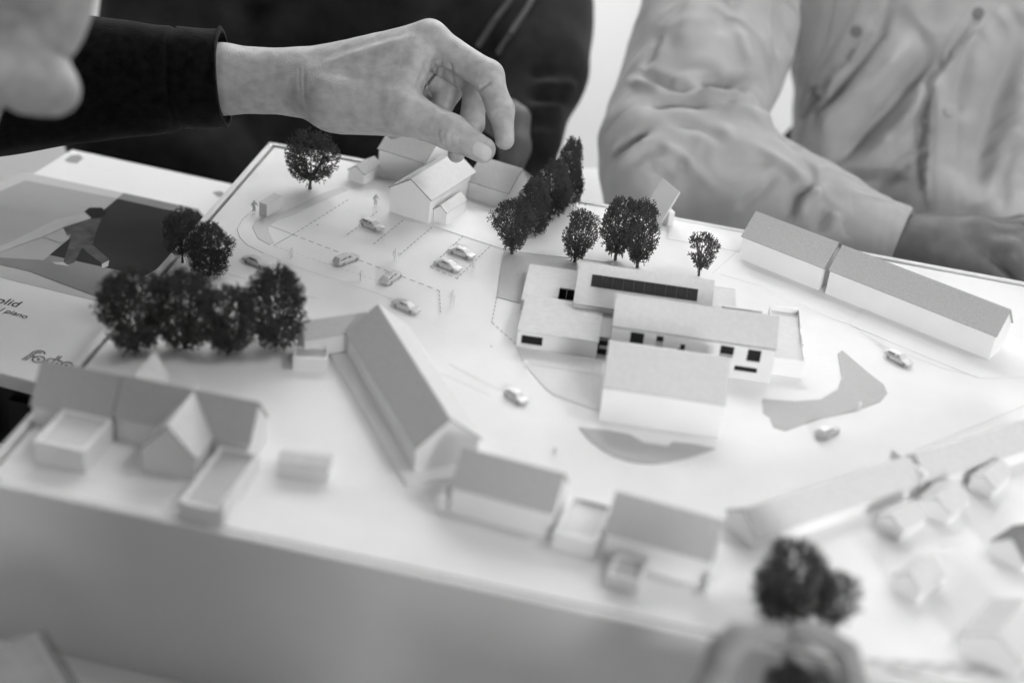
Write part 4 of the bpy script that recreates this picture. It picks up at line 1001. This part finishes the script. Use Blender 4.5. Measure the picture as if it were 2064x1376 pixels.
# --- person in the pale shirt at the right
C = empty('person', (.42, .62, -.86)); tag(C, 'person in a pale button shirt leaning a forearm behind the model', 'person')
cp_ = [('s', (0.1445, 0.7327, 0.2079), (0.0761, 0.6386, 0.1462), .080, .076), ('s', (0.0786, 0.6392, 0.1465), (0.0764, 0.5488, 0.0522), .078, .074), ('s', (0.0764, 0.5488, 0.0522), (0.0685, 0.4859, 0.0068), .074, .069), ('s', (0.0685, 0.4859, 0.0068), (0.0595, 0.4305, -0.0155), .069, .056),
       ('s', (0.0624, 0.3952, -0.0368), (0.0595, 0.4305, -0.0155), .048, .056), ('s', (0.0595, 0.4305, -0.0155), (0.1257, 0.4172, -0.0169), .056, .049), ('s', (0.1257, 0.4172, -0.0169), (0.2041, 0.3996, -0.0294), .049, .040), ('s', (0.2041, 0.3996, -0.0294), (0.2799, 0.3823, -0.0404), .040, .029), ('s', (0.0624, 0.3952, -0.0368), (0.1409, 0.3995, -0.0416), .048, .042),
       ('t', (0.1936, 0.7433, 0.1921), (0.4952, 0.7791, 0.2279), (0.2641, 0.6442, -0.0582), (.088, .09, .075)), ('t', (0.4952, 0.7791, 0.2279), (0.5698, 0.6605, -0.0770), (0.2641, 0.6442, -0.0582), (.09, .09, .075)), ('t', (0.2641, 0.6442, -0.0582), (0.5698, 0.6605, -0.0770), (0.3233, 0.6149, -0.1051), (.075, .09, .07)),
       ('s', (0.1445, 0.7327, 0.2079), (0.3278, 0.7735, 0.2258), .085, .10), ('s', (0.3446, 0.5677, -0.0918), (0.5397, 0.5611, -0.0784), .05, .05)]
k_ = 1.45/2900
cf = [(c_((0.1286, 0.6192, 0.1180), (0.1348, 0.5846, 0.0770), (0.1404, 0.5626, 0.0376)), 16*k_, -0.0174), (c_((0.1428, 0.6172, 0.1105), (0.1572, 0.5840, 0.0495), (0.1678, 0.5551, -0.0031)), 14*k_, 0.0087), (c_((0.1657, 0.5966, 0.0889), (0.1813, 0.5484, 0.0018)), 12*k_, -0.0058),
      (c_((0.0702, 0.4708, 0.0406), (0.0967, 0.4655, 0.0440), (0.1280, 0.4944, 0.0447)), 12*k_, -0.0174), (c_((0.0682, 0.4550, 0.0341), (0.0941, 0.4508, 0.0396), (0.1167, 0.4685, 0.0435)), 10*k_, 0.0116), (c_((0.0265, 0.4396, 0.0196), (0.0583, 0.4404, 0.0319), (0.0888, 0.4453, 0.0316)), 10*k_, -0.0159),
      (c_((0.0073, 0.4911, 0.0332), (0.0497, 0.4650, 0.0365), (0.0745, 0.4581, 0.0377)), 10*k_, -0.0101), (c_((0.0052, 0.4861, 0.0252), (0.0422, 0.4584, 0.0274)), 9*k_, 0.0072), (c_((0.0090, 0.3918, -0.0173), (0.0226, 0.3930, 0.0009), (0.0373, 0.4029, 0.0138)), 8*k_, -0.0145), (c_((0.0140, 0.3893, -0.0230), (0.0295, 0.3916, -0.0034), (0.0477, 0.4017, 0.0086)), 9*k_, 0.0087),
      (c_((0.0966, 0.4359, 0.0333), (0.1250, 0.4301, 0.0354), (0.1543, 0.4405, 0.0249)), 12*k_, 0.0101), (c_((0.0758, 0.3972, 0.0130), (0.1189, 0.4115, 0.0253)), 20*k_, 0.0043), (c_((0.0976, 0.3830, 0.0026), (0.1600, 0.3969, 0.0087)), 22*k_, -0.0058), (c_((0.1285, 0.3664, -0.0347), (0.1517, 0.3716, -0.0124), (0.1655, 0.3852, 0.0070)), 9*k_, -0.0072),
      (c_((0.1812, 0.3641, -0.0335), (0.1833, 0.3669, -0.0093), (0.1982, 0.3772, 0.0040)), 10*k_, -0.0101), (c_((0.1901, 0.3649, -0.0347), (0.1925, 0.3678, -0.0104), (0.2077, 0.3774, 0.0018)), 9*k_, 0.0101), (c_((0.2068, 0.3559, -0.0349), (0.2130, 0.3595, -0.0104)), 8*k_, -0.0072), (c_((0.2178, 0.3583, -0.0338), (0.2243, 0.3609, -0.0112)), 8*k_, 0.0058), (c_((0.2520, 0.3510, -0.0361), (0.2582, 0.3534, -0.0137)), 7*k_, -0.0058),
      (c_((0.2391, 0.6209, 0.1297), (0.2336, 0.6066, 0.0866), (0.2123, 0.5910, 0.0459), (0.1967, 0.5738, 0.0008), (0.1939, 0.5644, -0.0346)), 60*k_, 0.0101, 'step'), (c_((0.2449, 0.6196, 0.1259), (0.2419, 0.6059, 0.0830), (0.2207, 0.5903, 0.0423), (0.2051, 0.5731, -0.0029)), 12*k_, -0.0145),
      (c_((0.2767, 0.6062, 0.0938), (0.2520, 0.5874, 0.0485), (0.2210, 0.5695, 0.0066), (0.2050, 0.5599, -0.0254)), 24*k_, 0.0203), (c_((0.3039, 0.6046, 0.0832), (0.2675, 0.5754, 0.0235), (0.2292, 0.5601, -0.0320), (0.2123, 0.5485, -0.0471)), 15*k_, -0.0203), (c_((0.3134, 0.5939, 0.0622), (0.2811, 0.5681, 0.0071), (0.2510, 0.5597, -0.0388)), 16*k_, 0.0130), (c_((0.3054, 0.5606, -0.0127), (0.2667, 0.5475, -0.0643)), 14*k_, -0.0116),
      (c_((0.3479, 0.6325, 0.1386), (0.3272, 0.6123, 0.0899), (0.3023, 0.5948, 0.0468), (0.3056, 0.5806, 0.0015), (0.3191, 0.5461, -0.0816)), 90*k_, 0.0130, 'step'), (c_((0.3464, 0.6270, 0.1297), (0.3219, 0.6099, 0.0872), (0.2989, 0.5927, 0.0443), (0.3016, 0.5771, -0.0034), (0.3132, 0.5474, -0.0777)), 8*k_, -0.0116),
      (c_((0.3791, 0.6190, 0.1067), (0.3650, 0.5643, -0.0032), (0.3682, 0.5503, -0.0682)), 22*k_, -0.0116), (c_((0.4010, 0.5984, 0.0652), (0.3883, 0.5532, -0.0489)), 22*k_, 0.0145), (c_((0.3978, 0.5723, 0.0211), (0.3872, 0.5426, -0.0667)), 14*k_, -0.0116), (c_((0.3434, 0.6111, 0.1032), (0.3396, 0.5682, -0.0094)), 20*k_, 0.0058),
      (c_((0.2177, 0.5484, -0.0488), (0.2531, 0.5544, -0.0485), (0.3035, 0.5635, -0.0472)), 9*k_, -0.0145), (c_((0.0491, 0.4103, 0.0231), (0.0823, 0.4052, 0.0250), (0.1172, 0.3945, 0.0166)), 10*k_, -.006), (c_((0.0436, 0.3996, 0.0062), (0.0797, 0.3791, 0.0009), (0.1117, 0.3721, -0.0202)), 11*k_, .006), (c_((0.0381, 0.3888, -0.0107), (0.0702, 0.3746, -0.0242)), 10*k_, -.006), (c_((0.1297, 0.3996, 0.0219), (0.1695, 0.3872, 0.0094), (0.2048, 0.3728, -0.0053)), 10*k_, .006), (c_((0.1404, 0.3973, 0.0148), (0.1805, 0.3838, 0.0004)), 8*k_, -.005), (c_((0.2299, 0.3587, -0.0166), (0.2416, 0.3533, -0.0293)), 7*k_, -.005), (c_((0.0989, 0.5067, 0.0941), (0.1164, 0.4885, 0.0578)), 10*k_, .006), (c_((0.0274, 0.5108, 0.0812), (0.0177, 0.4763, 0.0449)), 10*k_, -.006), (c_((0.1550, 0.4388, 0.0217), (0.1776, 0.4318, 0.0033)), 8*k_, -.006), (c_((0.0951, 0.5382, 0.1290), (0.0830, 0.4958, 0.0799)), 16*k_, -0.0058), (c_((0.0550, 0.5319, 0.1096), (0.0478, 0.4905, 0.0606)), 20*k_, 0.0058)]
sh = keep(body_mesh('shirt', cp_, .0033, .010, SHIRT, C, fold_detail(cf, lambda P: .0020*lathe_noise(P*np.array([1, 1, 1.8]), 60, 2)+.0010*lathe_noise(P, 120, 6), .11)), C)
keep(surf_tube('placket_seam', sh, [(0.1963, 0.6088, 0.1211), (0.1990, 0.5889, 0.0862), (0.1923, 0.5767, 0.0471), (0.1905, 0.5653, 0.0081)], .0010, SHIRT, C, .0006), C)
def surf_strip(name, obj, pts, width, lift, m, parent, n=40, k=6):
    P = [Vector(p) for p in pts]; V = []; bvh = BVHTree.FromPolygons([v.co[:] for v in obj.data.vertices], [pl.vertices[:] for pl in obj.data.polygons]); fc = Vector(FACE)
    for i in range(n+1):
        u = i/n*(len(P)-1); j = min(int(u), len(P)-2); c = P[j].lerp(P[j+1], u-j); d = (P[min(j+1, len(P)-1)]-P[j]).normalized(); w = d.cross(fc).normalized()
        for q in range(k+1):
            p = c+w*width*(q/k-.5); h = bvh.ray_cast(p-fc*.25, fc, .6)
            e = lift if 0 < q < k else -.002
            qq = (.5-abs(q/k-.5))*2
            hp = h[0] if h[0] else bvh.find_nearest(p)[0]
            V.append(tuple(hp-fc*(lift if qq > 0 else -.003)))
    # smooth across and along so that the doubled cloth bridges small creases
    A_ = np.array(V).reshape(n+1, k+1, 3)
    for _ in range(3): A_[1:-1, 1:-1] = .5*A_[1:-1, 1:-1]+.25*(A_[:-2, 1:-1]+A_[2:, 1:-1])
    mb = MB(1); mb.add([tuple(v) for v in A_.reshape(-1, 3)], [(i*(k+1)+q, (i+1)*(k+1)+q, (i+1)*(k+1)+q+1, i*(k+1)+q+1) for i in range(n) for q in range(k)])
    o = mb.build(name, m, parent); smooth(o); return o
st1 = keep(surf_strip('placket', sh, [(0.2280, 0.6260, 0.1215), (0.2199, 0.6035, 0.0853), (0.2080, 0.5939, 0.0522), (0.1975, 0.5773, 0.0266)], 66*k_, .0022, SHIRT, C), C)
st2 = keep(surf_strip('placket', sh, [(0.3420, 0.6413, 0.1354), (0.3312, 0.6260, 0.1123), (0.3147, 0.6117, 0.0724), (0.3135, 0.5934, 0.0413), (0.3252, 0.5745, -0.0144), (0.3360, 0.5498, -0.0799)], 62*k_, .0022, SHIRT, C), C)
def button(p, k):
    c, n = cast(st2 if p[0] > (0.2843, 0.5998, 0.0606)[0] else st1, p); n = -n if n.dot(Vector(FACE)) > 0 else n; q = n.to_track_quat('Z', 'Y').to_matrix().to_4x4()
    bm = bmesh.new(); bmesh.ops.create_cone(bm, cap_ends=True, segments=24, radius1=.0062, radius2=.0054, depth=.0026, matrix=Matrix.Translation(c+n*.0012) @ q)
    for a in (0, 1.57, 3.14, 4.71):
        bmesh.ops.create_cone(bm, cap_ends=True, segments=8, radius1=.0007, radius2=.0007, depth=.0006, matrix=Matrix.Translation(c+n*.0026) @ q @ Matrix.Translation((math.cos(a)*.0018, math.sin(a)*.0018, 0)))
    me = bpy.data.meshes.new('button'); bm.to_mesh(me); bm.free(); me.materials.append(BUTTON if k else SHIRT)
    keep(bevel(link_mesh('button', me, C), .0005), C)
button((0.2199, 0.6035, 0.0853), 1); button((0.1957, 0.5790, 0.0300), 1); button((0.3320, 0.6267, 0.1133), 1); button((0.3228, 0.5836, 0.0218), 0)
keep(cloth_tube('cuff', [(0.2278, 0.3917, -0.0315), (0.2516, 0.3863, -0.0356), (0.2704, 0.3830, -0.0386), (0.2853, 0.3798, -0.0403)], [.0385, .0365, .0355, .0350], SHIRT, C, amp=.02, seed=9, rim=.003, rings=24), C)
ch_ = [('s', (0.2329, 0.3901, -0.0339), (0.2930, 0.3774, -0.0386), .026, .025), ('s', (0.2930, 0.3774, -0.0386), (0.3184, 0.3757, -0.0327), .025, .026), ('t', (0.3160, 0.3756, -0.0322), (0.3487, 0.3829, -0.0189), (0.3448, 0.3613, -0.0348), (.024, .015, .016)), ('t', (0.3160, 0.3756, -0.0322), (0.3487, 0.3829, -0.0189), (0.3591, 0.4164, -0.0346), (.022, .015, .014))]
ch_ += chain([(0.3484, 0.3796, -0.0185), (0.3816, 0.3745, -0.0126), (0.4047, 0.3609, -0.0224), (0.4134, 0.3492, -0.0349)], [.0135, .0105, .009, .0075])
ch_ += chain([(0.3464, 0.3708, -0.0249), (0.3779, 0.3577, -0.0204), (0.3962, 0.3481, -0.0319), (0.4016, 0.3394, -0.0424)], [.013, .0105, .009, .0075])
ch_ += chain([(0.3561, 0.4035, -0.0258), (0.3923, 0.4084, -0.0177), (0.4192, 0.3986, -0.0221), (0.4358, 0.3930, -0.0364)], [.013, .010, .009, .0075])
ch_ += chain([(0.3617, 0.4228, -0.0344), (0.3974, 0.4389, -0.0269), (0.4237, 0.4320, -0.0262)], [.012, .009, .007])
ch_ += chain([(0.3144, 0.3610, -0.0368), (0.3388, 0.3520, -0.0391), (0.3634, 0.3483, -0.0423), (0.3818, 0.3422, -0.0480)], [.018, .0125, .0105, .0085])
keep(body_mesh('hand', ch_, .0018, .0032, SKIN_SHADED, C), C)
keep(body_mesh('trousers', [('s', (0.2328, 0.6697, -0.0857), (0.2944, 0.6709, -0.1413), .055, .08), ('s', (0.2068, 0.6829, -0.0958), (0.2609, 0.7474, -0.2012), .04, .06), ('s', (0.3627, 0.6775, -0.1494), (0.4999, 0.8905, -0.5451), .10, .07), ('s', (0.2981, 0.7089, -0.1573), (0.4095, 0.9298, -0.5923), .09, .07)], .008, .015, BLACK, C), C)

# --- hand of somebody standing at the near right corner
E_ = empty('person', (.36, -1.0, -.86)); tag(E_, 'person whose blurred hand reaches in from the bottom right below the front trees', 'person')
q_ = .70/2900
eh = chain([(0.1760, -0.3626, 0.0211), (0.1706, -0.3467, 0.0299), (0.1739, -0.3279, 0.0451), (0.1788, -0.3219, 0.0501), (0.1980, -0.3148, 0.0527)], [50*q_, 40*q_, 32*q_, 26*q_, 20*q_])
eh += chain([(0.2481, -0.3269, 0.0057), (0.2410, -0.3057, 0.0200), (0.2338, -0.2949, 0.0325), (0.2212, -0.2913, 0.0382), (0.2074, -0.2942, 0.0413)], [34*q_, 26*q_, 23*q_, 20*q_, 16*q_])
eh += chain([(0.2599, -0.3020, -0.0151), (0.2460, -0.2857, -0.0072), (0.2279, -0.2790, 0.0033), (0.2092, -0.2815, 0.0103)], [38*q_, 26*q_, 22*q_, 18*q_])
eh += chain([(0.2659, -0.2874, -0.0420), (0.2519, -0.2700, -0.0381), (0.2339, -0.2672, -0.0282), (0.2195, -0.2715, -0.0214)], [36*q_, 27*q_, 23*q_, 18*q_])
eh += chain([(0.2625, -0.2826, -0.0628), (0.2486, -0.2664, -0.0612), (0.2334, -0.2694, -0.0519), (0.2219, -0.2743, -0.0470)], [32*q_, 25*q_, 21*q_, 17*q_])
eh += [('t', (0.1764, -0.3637, 0.0191), (0.2481, -0.3269, 0.0057), (0.2133, -0.4019, 0.0073), (56*q_, 42*q_, 80*q_)), ('t', (0.2481, -0.3269, 0.0057), (0.2668, -0.2899, -0.0465), (0.2144, -0.3946, -0.0005), (42*q_, 38*q_, 80*q_)), ('s', (0.2133, -0.4019, 0.0073), (0.2183, -0.4638, 0.0201), 84*q_, 84*q_)]
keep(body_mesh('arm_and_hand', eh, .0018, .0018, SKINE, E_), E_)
keep(cloth_tube('sleeve', [(0.2191, -0.5223, 0.0397), (0.2196, -0.4849, 0.0237), (0.2180, -0.4529, 0.0187), (0.2158, -0.4277, 0.0124)], [.040, .036, .033, .031], BLACK, E_, rings=30, amp=.02, seed=3), E_)
keep(body_mesh('blocker_jumper', [('s', (.34, -1.00, .44), (.35, -1.01, .05), .12, .13), ('s', (.35, -1.01, .05), (.36, -1.02, -.20), .13, .13), ('s', (.28, -.96, .44), (.26, -.80, .22), .06, .05), ('s', (.42, -1.06, .44), (.42, -1.20, .12), .06, .05),  # unseen torso placed to block the front fill from the near left
                            ('s', (.30, -.98, -.2), (.30, -.97, -.82), .08, .06), ('s', (.42, -1.04, -.2), (.43, -1.04, -.82), .08, .06)], .01, .02, BLACK, E_), E_)
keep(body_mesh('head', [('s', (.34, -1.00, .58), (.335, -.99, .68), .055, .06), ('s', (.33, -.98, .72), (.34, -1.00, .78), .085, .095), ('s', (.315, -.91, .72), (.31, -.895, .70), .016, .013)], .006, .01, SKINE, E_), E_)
t = empty('seafoam_tree', (0.2032, -0.2979, -0.0020), .5); tag(t, 'dark clump added to fill the shaded hollow of the curled foreground hand', 'model tree', RG)  # tree clump added to darken the hollow of the hand
for nm, me in zip(('trunk', 'crown'), TREES['hedge2']):
    o = link_mesh(nm, me, t); o.scale = (.030, .030, .026); o.rotation_euler = (.5, .6, 0)
